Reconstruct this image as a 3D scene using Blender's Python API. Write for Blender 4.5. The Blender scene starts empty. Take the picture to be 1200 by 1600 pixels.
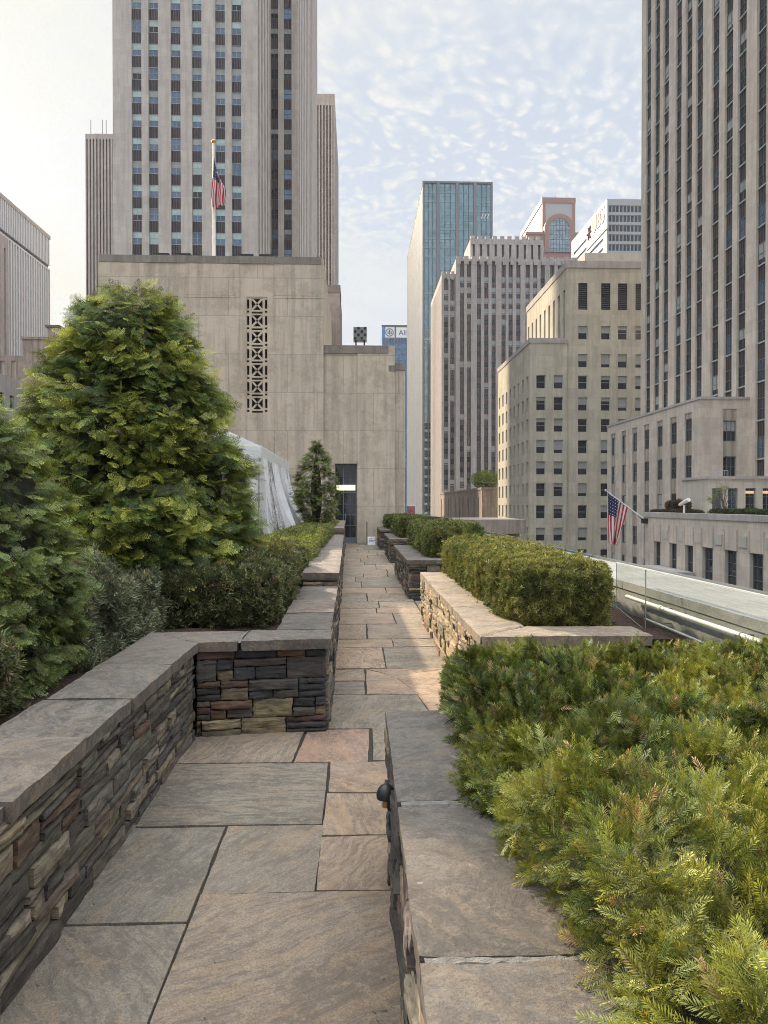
import bpy, math, random
import numpy as np
from mathutils import Vector, noise as mnoise
R = math.radians
C = bpy.context.scene.collection
scene = bpy.context.scene

# ------------------------------------------------------------------ camera
F_PX = 1155.0; YAW = math.atan(43/F_PX); PITCH = -math.atan(12/F_PX); EYE = Vector((0, 0, 1.6))
cam_d = bpy.data.cameras.new('camera'); cam = bpy.data.objects.new('camera', cam_d); C.objects.link(cam)
cam_d.sensor_fit = 'VERTICAL'; cam_d.sensor_height = 36; cam_d.lens = F_PX/1600*36
cam_d.clip_start = 0.05; cam_d.clip_end = 6000
cam.location = EYE; cam.rotation_euler = (math.pi/2 + PITCH, 0, -YAW)
scene.camera = cam
scene.cycles.filter_width = 1.0; scene.cycles.use_denoising = True; scene.cycles.denoising_prefilter = 'NONE'
scene.render.resolution_x = 768; scene.render.resolution_y = 1024

# ------------------------------------------------------------------ sun, sky, exposure
SUN_AZ = R(-31); SUN_EL = R(25)          # azimuth measured from +Y towards +X
sd = Vector((math.sin(SUN_AZ)*math.cos(SUN_EL), math.cos(SUN_AZ)*math.cos(SUN_EL), math.sin(SUN_EL)))
sun_d = bpy.data.lights.new('sun', 'SUN'); sun = bpy.data.objects.new('sun', sun_d); C.objects.link(sun)
sun_d.energy = 5.0; sun_d.angle = R(2.0); sun_d.color = (1.0, 0.82, 0.60)
sun.rotation_euler = sd.to_track_quat('Z', 'Y').to_euler(); sun.location = (-30, 40, 40)
W = bpy.data.worlds.new('World'); scene.world = W; W.use_nodes = True
scene.view_settings.view_transform = 'Standard'; scene.view_settings.look = 'None'
scene.view_settings.exposure = 0.90; scene.view_settings.gamma = 1

class NT:
    """small wrapper to write node trees compactly"""
    def __init__(s, tree): s.t = tree; s.n = tree.nodes; s.l = tree.links
    def new(s, typ, **kw):
        n = s.n.new(typ)
        for k, v in kw.items(): setattr(n, k, v)
        return n
    def put(s, sock, v):
        if isinstance(v, bpy.types.NodeSocket): s.l.new(v, sock)
        elif isinstance(v, (tuple, list)) and len(v) == 3 and sock.type == 'RGBA': sock.default_value = (*v, 1)
        else: sock.default_value = v
    def math(s, op, a, b=0.0, c=0.0, clamp=False):
        n = s.new('ShaderNodeMath', operation=op, use_clamp=clamp)
        for i, v in enumerate((a, b, c)): s.put(n.inputs[i], v)
        return n.outputs[0]
    def vmath(s, op, a, b=(0, 0, 0), scale=None):
        n = s.new('ShaderNodeVectorMath', operation=op)
        s.put(n.inputs[0], a); s.put(n.inputs[1], b)
        if scale is not None: s.put(n.inputs[3], scale)
        return n.outputs['Value'] if op in ('LENGTH', 'DOT_PRODUCT', 'DISTANCE') else n.outputs[0]
    def sep(s, v):
        n = s.new('ShaderNodeSeparateXYZ'); s.put(n.inputs[0], v); return n.outputs
    def comb(s, x, y, z):
        n = s.new('ShaderNodeCombineXYZ')
        for i, v in enumerate((x, y, z)): s.put(n.inputs[i], v)
        return n.outputs[0]
    def noise(s, v, scale, detail=3, rough=0.5, dist=0.0, col=False):
        n = s.new('ShaderNodeTexNoise'); s.put(n.inputs['Vector'], v)
        n.inputs['Scale'].default_value = scale; n.inputs['Detail'].default_value = detail
        n.inputs['Roughness'].default_value = rough; n.inputs['Distortion'].default_value = dist
        return n.outputs['Color' if col else 'Fac']
    def voro(s, v, scale, feature='F1', out='Distance', rnd=1.0):
        n = s.new('ShaderNodeTexVoronoi', feature=feature); s.put(n.inputs['Vector'], v)
        n.inputs['Scale'].default_value = scale; n.inputs['Randomness'].default_value = rnd
        return n.outputs[out]
    def ramp(s, fac, stops):
        n = s.new('ShaderNodeValToRGB'); s.put(n.inputs[0], fac); e = n.color_ramp.elements
        while len(e) < len(stops): e.new(0.5)
        for el, (p, c) in zip(e, stops):
            el.position = p; el.color = (*c, 1) if isinstance(c, (tuple, list)) else (c, c, c, 1)
        return n.outputs[0]
    def range(s, v, a, b, c=0.0, d=1.0):
        n = s.new('ShaderNodeMapRange'); s.put(n.inputs[0], v)
        for i, x in enumerate((a, b, c, d)): s.put(n.inputs[i+1], x)
        return n.outputs[0]
    def mix(s, f, a, b, mode='MIX'):
        n = s.new('ShaderNodeMix', data_type='RGBA', blend_type=mode)
        s.put(n.inputs[0], f); s.put(n.inputs[6], a); s.put(n.inputs[7], b); return n.outputs[2]
    def bump(s, h, strength, dist=0.01, normal=None):
        n = s.new('ShaderNodeBump'); n.inputs['Strength'].default_value = strength
        n.inputs['Distance'].default_value = dist; s.put(n.inputs['Height'], h)
        if normal is not None: s.put(n.inputs['Normal'], normal)
        return n.outputs[0]

def build_world():
    t = NT(W.node_tree); t.n.clear()
    out = t.new('ShaderNodeOutputWorld'); bg = t.new('ShaderNodeBackground'); t.l.new(bg.outputs[0], out.inputs[0])
    sky = t.new('ShaderNodeTexSky', sky_type='NISHITA', sun_disc=False)
    sky.sun_elevation = SUN_EL; sky.sun_rotation = SUN_AZ; sky.air_density = 1.0; sky.dust_density = 1.5
    tc = t.new('ShaderNodeTexCoord'); d = t.vmath('NORMALIZE', tc.outputs['Generated'])
    x, y, z = t.sep(d)
    zc = t.math('MAXIMUM', z, 0.0)
    q = t.math('ADD', zc, 0.12)
    p = t.comb(t.math('DIVIDE', x, q), t.math('DIVIDE', y, q), 0.0)
    warp = t.vmath('SCALE', t.noise(p, 1.3, 3, col=True), scale=0.35)
    pw = t.vmath('ADD', p, warp)
    big = t.noise(pw, 1.1, 5, 0.55)
    # altocumulus ripple: small puffs arranged in a broken sheet
    rot = t.new('ShaderNodeVectorRotate'); t.put(rot.inputs['Vector'], pw); rot.inputs['Angle'].default_value = 0.5
    pr = t.vmath('MULTIPLY', rot.outputs[0], (1.0, 0.75, 1.0))
    puff = t.voro(t.vmath('ADD', pr, t.vmath('SCALE', t.noise(pr, 14.0, 4, col=True), scale=0.07)), 36.0, 'SMOOTH_F1')
    puff = t.range(puff, 0.15, 0.62, 1.0, 0.0)
    puff = t.math('MULTIPLY', puff, t.range(t.noise(pr, 70.0, 3, 0.6), 0.25, 0.60, 0.55, 1.15))
    sun_dot = t.vmath('DOT_PRODUCT', d, (sd.x, sd.y, sd.z))
    glow = t.math('POWER', t.math('MAXIMUM', sun_dot, 0.0), 9.0)
    # the ripple band lies in a belt of the sky ahead
    band_c = t.vmath('DISTANCE', t.vmath('MULTIPLY', p, (1.0, 1.45, 1.0)), (0.30, 2.42, 0.0))
    band = t.range(band_c, 0.10, 0.90, 1.0, 0.0)
    veil = t.range(big, 0.34, 0.62, 0.30, 1.0)
    az = t.range(x, -0.45, 0.45, 1.0, 0.55)
    veil = t.math('MULTIPLY', veil, az)
    veil = t.math('SUBTRACT', veil, t.math('MULTIPLY', t.range(t.noise(pw, 4.5, 5, 0.6), 0.40, 0.62), 0.22), clamp=True)
    cloud = t.math('ADD', veil, t.math('MULTIPLY', t.math('SUBTRACT', puff, 0.5), t.math('MULTIPLY', band, 1.5)), clamp=True)
    horizon = t.range(z, 0.02, 0.30, 0.8, 0.0)
    cloud = t.math('MAXIMUM', cloud, horizon)
    blue = t.vmath('SCALE', sky.outputs[0], scale=0.008)
    blue = t.vmath('ADD', blue, (0.315, 0.350, 0.398))
    ccol = t.mix(glow, (0.475, 0.482, 0.488), (0.535, 0.520, 0.440))
    col = t.mix(cloud, blue, ccol)
    # unseen upper sky boosted beyond a real overcast, added to lift shaded surfaces
    zen = t.range(z, 0.58, 0.92, 1.0, 4.6)
    col = t.vmath('SCALE', col, scale=zen)
    t.put(bg.inputs[0], col); bg.inputs[1].default_value = 1.0
build_world()

# ------------------------------------------------------------------ pixel -> world helpers (photo of 1200x1600)
_f = Vector((math.sin(YAW)*math.cos(PITCH), math.cos(YAW)*math.cos(PITCH), math.sin(PITCH)))
_r = Vector((math.cos(YAW), -math.sin(YAW), 0)); _u = _r.cross(_f)
def ray(px, py): return _f + _r*((px-600)/F_PX) + _u*((800-py)/F_PX)
def at(px, py, Y): d = ray(px, py); return EYE + d*(Y/d.y)
def at_x(px, py, X): d = ray(px, py); return EYE + d*(X/d.x)
def at_z(px, py, z=0.0): d = ray(px, py); return EYE + d*((z-EYE.z)/d.z)

# ------------------------------------------------------------------ mesh builder
class MB:
    def __init__(s): s.v = []; s.f = []; s.m = []; s.c = []; s.smooth = False
    def vert(s, p, c=(1, 1, 1)): s.v.append(tuple(p)); s.c.append(c); return len(s.v)-1
    def face(s, pts, m=0, c=(1, 1, 1)):
        s.f.append([s.vert(p, c) for p in pts]); s.m.append(m)
    def box(s, x0, x1, y0, y1, z0, z1, m=0, c=(1, 1, 1), skip=''):
        P = [(x0,y0,z0),(x1,y0,z0),(x1,y1,z0),(x0,y1,z0),(x0,y0,z1),(x1,y0,z1),(x1,y1,z1),(x0,y1,z1)]
        i = [s.vert(p, c) for p in P]
        for k, q in (('b',(0,3,2,1)),('t',(4,5,6,7)),('f',(0,1,5,4)),('r',(1,2,6,5)),('k',(2,3,7,6)),('l',(3,0,4,7))):
            if k in skip: continue
            s.f.append([i[j] for j in q]); s.m.append(m)
    def obox(s, o, U, V, Wv, m=0, c=(1, 1, 1)):
        """oriented box from corner o with edge vectors"""
        o = Vector(o); P = [o, o+U, o+U+V, o+V, o+Wv, o+U+Wv, o+U+V+Wv, o+V+Wv]
        i = [s.vert(p, c) for p in P]
        for q in ((0,3,2,1),(4,5,6,7),(0,1,5,4),(1,2,6,5),(2,3,7,6),(3,0,4,7)):
            s.f.append([i[j] for j in q]); s.m.append(m)
    def tube(s, pts, rad, n=8, m=0, c=(1, 1, 1), cap=True):
        pts = [Vector(p) for p in pts]; rads = rad if isinstance(rad, (list, tuple)) else [rad]*len(pts)
        rings = []
        for k, p in enumerate(pts):
            d = (pts[min(k+1, len(pts)-1)] - pts[max(k-1, 0)]).normalized()
            a = d.orthogonal().normalized() if k == 0 else (a - d*a.dot(d)).normalized()
            b = d.cross(a)
            rings.append([s.vert(p + (a*math.cos(2*math.pi*j/n) + b*math.sin(2*math.pi*j/n))*rads[k], c) for j in range(n)])
        for k in range(len(rings)-1):
            for j in range(n):
                s.f.append([rings[k][j], rings[k][(j+1) % n], rings[k+1][(j+1) % n], rings[k+1][j]]); s.m.append(m)
        if cap:
            s.f.append(rings[0][::-1]); s.m.append(m); s.f.append(rings[-1][:]); s.m.append(m)
    def lathe(s, o, prof, n=24, m=0, c=(1, 1, 1), a0=0.0, a1=2*math.pi):
        o = Vector(o); full = abs(a1-a0-2*math.pi) < 1e-4; k = n if full else n+1
        rings = [[s.vert(o+Vector((r*math.cos(a0+(a1-a0)*j/n), r*math.sin(a0+(a1-a0)*j/n), z)), c) for j in range(k)] for r, z in prof]
        for i in range(len(rings)-1):
            for j in range(n):
                s.f.append([rings[i][j], rings[i][(j+1) % k], rings[i+1][(j+1) % k], rings[i+1][j]]); s.m.append(m)
    def add(s, other, o, U, N):
        """append another builder placed with local X -> U, local -Y -> N"""
        b = len(s.v); o = Vector(o)
        for p in other.v: s.v.append(tuple(o + U*p[0] - N*p[1] + Vector((0, 0, p[2]))))
        s.c += other.c; s.f += [[b+i for i in f] for f in other.f]; s.m += other.m
    def build(s, name, mats, parent=None, loc=None, link=True):
        me = bpy.data.meshes.new(name); me.from_pydata(s.v, [], s.f)
        if not isinstance(mats, (list, tuple)): mats = [mats]
        for m in mats: me.materials.append(m)
        me.polygons.foreach_set('material_index', s.m)
        ca = me.color_attributes.new('tint', 'FLOAT_COLOR', 'POINT')
        arr = np.ones((len(s.v), 4), dtype=np.float32); arr[:, :3] = np.array(s.c, dtype=np.float32).reshape(-1, 3)
        ca.data.foreach_set('color', arr.ravel())
        if s.smooth: me.polygons.foreach_set('use_smooth', [True]*len(me.polygons))
        me.update()
        if not link: return me
        o = bpy.data.objects.new(name, me); C.objects.link(o)
        if parent: o.parent = parent
        if loc: o.location = loc
        return o

def tag(o, label=None, cat=None, group=None, kind=None):
    if label: o['label'] = label
    if cat: o['category'] = cat
    if group: o['group'] = group
    if kind: o['kind'] = kind
    return o
def thing(name, label, cat, loc=(0, 0, 0), group=None):
    """an Empty at the base of the thing; its parts are built in world coordinates and parented with the offset undone"""
    o = bpy.data.objects.new(name, None); C.objects.link(o); o.location = loc; o.empty_display_size = 0.2
    return tag(o, label, cat, group)
def part(mb, name, mats, root):
    """mesh in world coordinates -> child of root, origin moved to the root's base"""
    base = root.location.copy() if root.parent is None else root.parent.location + root.location
    for i, p in enumerate(mb.v): mb.v[i] = (p[0]-base.x, p[1]-base.y, p[2]-base.z)
    return mb.build(name, mats, root)
def struct(mb, name, mats): return tag(mb.build(name, mats), kind='structure')

# ------------------------------------------------------------------ materials
def material(name, fn):
    m = bpy.data.materials.new(name); m.use_nodes = True; t = NT(m.node_tree); t.n.clear()
    out = t.new('ShaderNodeOutputMaterial'); b = t.new('ShaderNodeBsdfPrincipled'); t.l.new(b.outputs[0], out.inputs[0])
    fn(t, b, out); return m
def plain(name, col, rough=0.6, metal=0.0, var=0.12, scale=6.0, bump=0.0, coat=0.0):
    def fn(t, b, out):
        tc = t.new('ShaderNodeTexCoord').outputs['Object']
        n = t.noise(tc, scale, 4)
        c = t.mix(t.range(n, 0.3, 0.7), tuple(x*(1-var) for x in col), tuple(min(1, x*(1+var)) for x in col))
        t.put(b.inputs['Base Color'], c); b.inputs['Roughness'].default_value = rough; b.inputs['Metallic'].default_value = metal
        b.inputs['Coat Weight'].default_value = coat
        if bump: t.put(b.inputs['Normal'], t.bump(t.noise(tc, scale*6, 3), bump, 0.005))
    return material(name, fn)

def limestone(name, base, block=(1.6, 0.9), dirt=0.35, joint=0.10, scale=1.0, streak=0.35, tilevar=0.10, mortar=1.0):
    """ashlar limestone facing: blocks of slightly different tone, thin joints, weather streaks"""
    def fn(t, b, out):
        pos = t.new('ShaderNodeNewGeometry').outputs['Position']
        x, y, z = t.sep(pos); u = t.math('ADD', x, y)
        uv = t.comb(u, z, 0.0)
        br = t.new('ShaderNodeTexBrick'); t.put(br.inputs['Vector'], uv)
        br.inputs['Scale'].default_value = 1.0; br.inputs['Mortar Size'].default_value = 0.012*scale*mortar
        br.inputs['Mortar Smooth'].default_value = 0.3; br.inputs['Bias'].default_value = 0.0
        br.inputs['Brick Width'].default_value = block[0]; br.inputs['Row Height'].default_value = block[1]
        t.put(br.inputs['Color1'], tuple(c*(1-tilevar) for c in base)); t.put(br.inputs['Color2'], tuple(c*(1+tilevar) for c in base))
        t.put(br.inputs['Mortar'], tuple(c*(1-joint*2.2) for c in base))
        big = t.noise(pos, 0.13/scale, 5, 0.6)
        col = t.mix(t.range(big, 0.35, 0.65, 0.0, 0.30), br.outputs[0], tuple(c*0.72 for c in base))
        st = t.noise(t.comb(t.math('MULTIPLY', u, 1.6/scale), t.math('MULTIPLY', z, 0.09/scale), 0.0), 1.0, 5, 0.65)
        col = t.mix(t.range(st, 0.47, 0.60, 0.0, streak), col, tuple(c*0.42 for c in base))
        gr = t.noise(pos, 0.8/scale, 6, 0.7)
        col = t.mix(t.range(gr, 0.47, 0.60, 0.0, dirt), col, (base[0]*0.45, base[1]*0.43, base[2]*0.40))
        fine = t.noise(pos, 9.0, 4, 0.7)
        col = t.mix(t.range(fine, 0.3, 0.7, 0.0, 0.25), col, tuple(min(1, c*1.25) for c in base))
        t.put(b.inputs['Base Color'], col); b.inputs['Roughness'].default_value = 0.9
        t.put(b.inputs['Normal'], t.bump(t.math('ADD', t.math('MULTIPLY', br.outputs['Fac'], -1.0), fine), 0.25, 0.02))
    return material(name, fn)

M = {}
M['lime_tower'] = limestone('lime_tower', (0.57, 0.51, 0.455), (1.9, 1.23), 0.22, 0.10)
M['lime_right'] = limestone('lime_right', (0.62, 0.54, 0.455), (1.5, 1.23), 0.22, 0.06)
M['lime_wing'] = limestone('lime_wing', (0.60, 0.53, 0.45), (1.7, 0.92), 0.30, 0.08)
M['lime_mid'] = limestone('lime_mid', (0.50, 0.465, 0.375), (3.0, 1.75), 0.22, 0.04, tilevar=0.14)
M['lime_step'] = limestone('lime_step', (0.43, 0.40, 0.385), (2.2, 1.8), 0.25, 0.05)
M['lime_pale'] = limestone('lime_pale', (0.50, 0.47, 0.41), (2.2, 1.8), 0.12, 0.04)
M['lime_near'] = limestone('lime_near', (0.565, 0.475, 0.37), (2.35, 1.52), 0.42, 0.15, scale=0.55, streak=0.45, tilevar=0.07, mortar=2.6)
M['lime_near_panel'] = limestone('lime_near_panel', (0.50, 0.42, 0.33), (1.35, 3.1), 0.50, 0.10, scale=0.4, streak=0.45, tilevar=0.04)
M['lime_coping'] = limestone('lime_coping', (0.27, 0.235, 0.20), (1.25, 3.0), 0.5, 0.15, scale=0.4, streak=0.5)
M['lime_podium'] = limestone('lime_podium', (0.34, 0.28, 0.235), (3, 2.0), 0.5, 0.05, streak=0.8)
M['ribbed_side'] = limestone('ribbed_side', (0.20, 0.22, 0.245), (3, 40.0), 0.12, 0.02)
M['granite_pink'] = plain('granite_pink', (0.30, 0.17, 0.14), 0.5)
M['fin_white'] = plain('fin_white', (0.60, 0.63, 0.68), 0.6)
M['slab_white'] = plain('slab_white', (0.38, 0.39, 0.39), 0.6)
M['metal_white'] = plain('metal_white', (0.70, 0.69, 0.64), 0.45)
M['frame_dark'] = plain('frame_dark', (0.10, 0.11, 0.11), 0.5)
M['frame_blue'] = plain('frame_blue', (0.13, 0.16, 0.18), 0.5)
M['glass_edge'] = plain('glass_edge', (0.30, 0.36, 0.34), 0.3)
M['frame_pale'] = plain('frame_pale', (0.42, 0.45, 0.45), 0.5)
M['louver'] = plain('louver', (0.05, 0.05, 0.055), 0.6)
M['black_metal'] = plain('black_metal', (0.018, 0.019, 0.021), 0.42)
M['grey_metal'] = plain('grey_metal', (0.20, 0.20, 0.20), 0.45, 0.4)
M['steel'] = plain('steel', (0.45, 0.45, 0.44), 0.35, 0.8)
M['brass'] = plain('brass', (0.55, 0.35, 0.10), 0.35, 0.9)
M['red_paint'] = plain('red_paint', (0.72, 0.10, 0.12), 0.5)
M['sign_pale'] = plain('sign_pale', (0.20, 0.045, 0.045), 0.5)
M['white_paint'] = plain('white_paint', (0.78, 0.78, 0.76), 0.5)
M['roof_dark'] = plain('roof_dark', (0.12, 0.115, 0.11), 0.9)
M['blue_ink'] = plain('blue_ink', (0.03, 0.10, 0.28), 0.5)
M['bark'] = plain('bark', (0.10, 0.075, 0.055), 0.9, bump=0.5, scale=14)
M['inner'] = plain('inner', (0.020, 0.018, 0.010), 0.95, var=0.5, scale=20)  # near-black solid filler; shade among the inner branches put into its colour

def glass_mat(name, col, rough=0.04, metal=0.0, mixc=None):
    def fn(t, b, out):
        pos = t.new('ShaderNodeNewGeometry').outputs['Position']
        n = t.noise(pos, 0.35, 2)
        ob = t.new('ShaderNodeObjectInfo').outputs['Random']
        v = t.math('ADD', n, t.math('MULTIPLY', ob, 0.5))
        c = t.mix(t.range(v, 0.3, 1.0), tuple(x*0.6 for x in col), tuple(min(1, x*1.5) for x in col))
        t.put(b.inputs['Base Color'], c); b.inputs['Roughness'].default_value = rough; b.inputs['Metallic'].default_value = metal
        b.inputs['IOR'].default_value = 1.55
        t.put(b.inputs['Normal'], t.bump(t.noise(pos, 0.9, 2), 0.06, 0.05))
    return material(name, fn)
M['glass_dark'] = glass_mat('glass_dark', (0.022, 0.024, 0.028))
M['glass_sky'] = glass_mat('glass_sky', (0.30, 0.38, 0.44), 0.06, 0.75)
M['glass_steel'] = glass_mat('glass_steel', (0.11, 0.15, 0.20), 0.06, 0.6)
M['glass_teal'] = glass_mat('glass_teal', (0.17, 0.27, 0.31), 0.06, 0.6)
M['glass_blue'] = glass_mat('glass_blue', (0.10, 0.24, 0.48), 0.1, 0.35)
M['glass_navy'] = glass_mat('glass_navy', (0.02, 0.03, 0.05), 0.06, 0.2)
M['blind'] = plain('blind', (0.33, 0.34, 0.33), 0.5, coat=0.6, scale=0.5, var=0.2)
M['blind_green'] = plain('blind_green', (0.42, 0.55, 0.52), 0.4, coat=0.6, scale=0.5, var=0.25)
def clear_fn(t, b, out):
    b.inputs['Transmission Weight'].default_value = 1.0; b.inputs['Roughness'].default_value = 0.02
    b.inputs['IOR'].default_value = 1.02; b.inputs['Base Color'].default_value = (0.94, 0.97, 0.96, 1)
    tr = t.new('ShaderNodeBsdfTransparent'); tr.inputs[0].default_value = (0.84, 0.88, 0.86, 1)
    gl = t.new('ShaderNodeBsdfGlossy'); gl.inputs['Roughness'].default_value = 0.03
    lw = t.new('ShaderNodeLayerWeight'); lw.inputs[0].default_value = 0.5
    mx = t.new('ShaderNodeMixShader'); t.put(mx.inputs[0], t.math('ADD', t.math('MULTIPLY', t.math('POWER', lw.outputs['Facing'], 4.0), 0.6), 0.09)); t.l.new(tr.outputs[0], mx.inputs[1]); t.l.new(gl.outputs[0], mx.inputs[2])
    t.l.new(mx.outputs[0], out.inputs[0])
M['clear_glass'] = material('clear_glass', clear_fn)
def strip_light(t, b, out):
    b.inputs['Base Color'].default_value = (0.9, 0.9, 0.7, 1); b.inputs['Emission Color'].default_value = (1.0, 0.95, 0.55, 1); b.inputs['Emission Strength'].default_value = 0.95
M['strip_light'] = material('strip_light', strip_light)
def warm_room(t, b, out):
    b.inputs['Base Color'].default_value = (0.5, 0.3, 0.2, 1); b.inputs['Emission Color'].default_value = (1.0, 0.5, 0.25, 1); b.inputs['Emission Strength'].default_value = 0.45
M['warm_room'] = material('warm_room', warm_room)
def ribs(name, dark, light, pitch):
    def fn(t, b, out):
        pos = t.new('ShaderNodeNewGeometry').outputs['Position']; x, y, z = t.sep(pos)
        u = t.math('FRACT', t.math('DIVIDE', t.math('ADD', x, y), pitch))
        k = t.range(t.math('ABSOLUTE', t.math('SUBTRACT', u, 0.5)), 0.12, 0.32)
        c = t.mix(k, dark, light); n = t.noise(pos, 0.6, 4)
        c = t.mix(t.range(n, 0.3, 0.7, 0.0, 0.35), c, tuple(v*0.5 for v in dark))
        t.put(b.inputs['Base Color'], c); b.inputs['Roughness'].default_value = 0.55; b.inputs['Metallic'].default_value = 0.2
        t.put(b.inputs['Normal'], t.bump(k, 0.5, 0.05))
    return material(name, fn)
M['spandrel'] = ribs('spandrel', (0.022, 0.018, 0.022), (0.10, 0.085, 0.092), 0.42)
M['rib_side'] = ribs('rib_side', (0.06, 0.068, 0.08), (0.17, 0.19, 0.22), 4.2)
M['spandrel_lime'] = ribs('spandrel_lime', (0.36, 0.315, 0.255), (0.50, 0.44, 0.365), 0.8)
M['spandrel_plum'] = ribs('spandrel_plum', (0.07, 0.055, 0.06), (0.16, 0.135, 0.14), 0.7)

def stone_fn(t, b, out):
    """walling stone: colour from the stone's own tint, cleft grain and lichen"""
    tint = t.new('ShaderNodeVertexColor', layer_name='tint').outputs[0]
    pos = t.new('ShaderNodeNewGeometry').outputs['Position']
    lay = t.vmath('MULTIPLY', pos, (5.0, 5.0, 26.0))
    n1 = t.noise(lay, 1.6, 6, 0.65, 0.6); n2 = t.noise(pos, 26.0, 5, 0.7); n3 = t.noise(pos, 7.0, 4, 0.6)
    c = t.mix(t.range(n1, 0.35, 0.70), t.mix(1.0, tint, (0.50, 0.50, 0.50), 'MULTIPLY'), t.mix(1.0, tint, (1.45, 1.42, 1.36), 'MULTIPLY'))
    c = t.mix(t.range(n3, 0.54, 0.66, 0.0, 0.55), c, (0.045, 0.042, 0.040))
    c = t.mix(t.range(n2, 0.62, 0.74, 0.0, 0.45), c, (0.36, 0.31, 0.23))
    t.put(b.inputs['Base Color'], c); b.inputs['Roughness'].default_value = 0.85
    h = t.math('ADD', t.math('MULTIPLY', n1, 1.0), t.math('MULTIPLY', n2, 0.4))
    t.put(b.inputs['Normal'], t.bump(h, 0.8, 0.012))
M['stone'] = material('stone', stone_fn)

def flag_fn(warm):
    def fn(t, b, out):
        """riven flagstone: fine bedding lines turned a different way on every slab, mottled with stains and specks"""
        tint = t.new('ShaderNodeVertexColor', layer_name='tint').outputs[0]
        tr, tg, tb = t.sep(tint)
        pos = t.new('ShaderNodeNewGeometry').outputs['Position']
        rt = t.new('ShaderNodeVectorRotate'); t.put(rt.inputs['Vector'], pos); t.put(rt.inputs['Angle'], t.math('MULTIPLY', tr, 97.0))
        p = t.vmath('ADD', rt.outputs[0], t.comb(t.math('MULTIPLY', tg, 50.0), t.math('MULTIPLY', tb, 50.0), 0.0))
        w = t.vmath('ADD', p, t.vmath('SCALE', t.noise(p, 3.0, 4, col=True), scale=0.16 if warm == 1 else 0.4))
        lines = t.noise(t.vmath('MULTIPLY', w, (2.6, 17.0, 1.0) if warm == 1 else (4.0, 9.0, 4.0)), 2.6, 8, 0.78)
        ridge = t.noise(t.vmath('MULTIPLY', w, (1.0, 5.0, 1.0)), 2.2, 4, 0.6)
        fine = t.noise(pos, 120.0, 4, 0.8); blot = t.noise(p, 2.4, 6, 0.7); sp = t.noise(pos, 19.0, 6, 0.75)
        if warm == 1: hue = t.ramp(tg, [(0.0, (0.325, 0.255, 0.190)), (0.35, (0.245, 0.218, 0.175)), (0.62, (0.365, 0.270, 0.195)), (0.82, (0.310, 0.262, 0.195)), (1.0, (0.400, 0.215, 0.160))])
        else: hue = t.ramp(tg, [(0.0, (0.250, 0.212, 0.172)), (0.5, (0.135, 0.122, 0.108)), (0.8, (0.195, 0.172, 0.148)), (1.0, (0.215, 0.165, 0.14))])
        mul = lambda k: t.mix(1.0, hue, k, 'MULTIPLY')
        c = t.mix(t.range(lines, 0.42, 0.57), mul((0.60, 0.58, 0.56)), mul((1.36, 1.32, 1.26)))
        c = t.mix(t.math('MULTIPLY', tb, 0.65), c, hue)
        c = t.mix(t.range(blot, 0.47, 0.58, 0.0, 0.55), c, mul((0.56, 0.53, 0.51)))
        c = t.mix(t.range(ridge, 0.52, 0.60, 0.0, 0.50), c, mul((1.45, 1.25, 1.0)))
        c = t.mix(t.range(sp, 0.52, 0.60, 0.0, 0.60), c, mul((1.50, 1.38, 1.20)))
        c = t.mix(t.range(fine, 0.46, 0.58, 0.0, 0.50), c, mul((0.45, 0.45, 0.45)))
        lich = t.voro(t.vmath('ADD', pos, t.vmath('SCALE', t.noise(pos, 30.0, 3, col=True), scale=0.03)), 26.0 if warm == 1 else 15.0); ln = t.noise(pos, 2.3, 3)
        k = t.math('MULTIPLY', t.range(lich, 0.05, 0.16, 1.0, 0.0), t.range(ln, 0.50, 0.60))
        c = t.mix(t.math('MULTIPLY', k, 0.65), c, (0.40, 0.37, 0.31))
        t.put(b.inputs['Base Color'], c); t.put(b.inputs['Roughness'], t.range(blot, 0.3, 0.7, 0.68, 0.92))
        h = t.math('ADD', t.math('MULTIPLY', lines, 1.0), t.math('ADD', t.math('MULTIPLY', fine, 0.25), t.math('MULTIPLY', ridge, 0.8)))
        t.put(b.inputs['Normal'], t.bump(h, 1.0, 0.014))
    return fn
M['flag'] = material('flag', flag_fn(1)); M['coping'] = material('coping', flag_fn(2))
def joint_fn(t, b, out):
    pos = t.new('ShaderNodeNewGeometry').outputs['Position']
    n = t.noise(pos, 3.0, 4, 0.6); f = t.noise(pos, 60.0, 3, 0.7)
    c = t.mix(t.range(f, 0.3, 0.7), (0.022, 0.018, 0.014), (0.075, 0.062, 0.045))
    c = t.mix(t.range(n, 0.56, 0.64, 0.0, 0.6), c, (0.045, 0.060, 0.018))
    t.put(b.inputs['Base Color'], c); b.inputs['Roughness'].default_value = 1.0; t.put(b.inputs['Normal'], t.bump(f, 1.0, 0.01))
M['joint'] = material('joint', joint_fn)
def mulch_fn(t, b, out):
    pos = t.new('ShaderNodeNewGeometry').outputs['Position']
    f = t.noise(t.vmath('MULTIPLY', pos, (1.0, 2.2, 1.0)), 45.0, 5, 0.8); n = t.voro(pos, 38.0)
    c = t.ramp(f, [(0.3, (0.020, 0.012, 0.009)), (0.5, (0.075, 0.040, 0.027)), (0.75, (0.20, 0.12, 0.085))])
    t.put(b.inputs['Base Color'], c); b.inputs['Roughness'].default_value = 1.0
    t.put(b.inputs['Normal'], t.bump(t.math('ADD', f, n), 1.0, 0.03))
M['mulch'] = material('mulch', mulch_fn)
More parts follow.
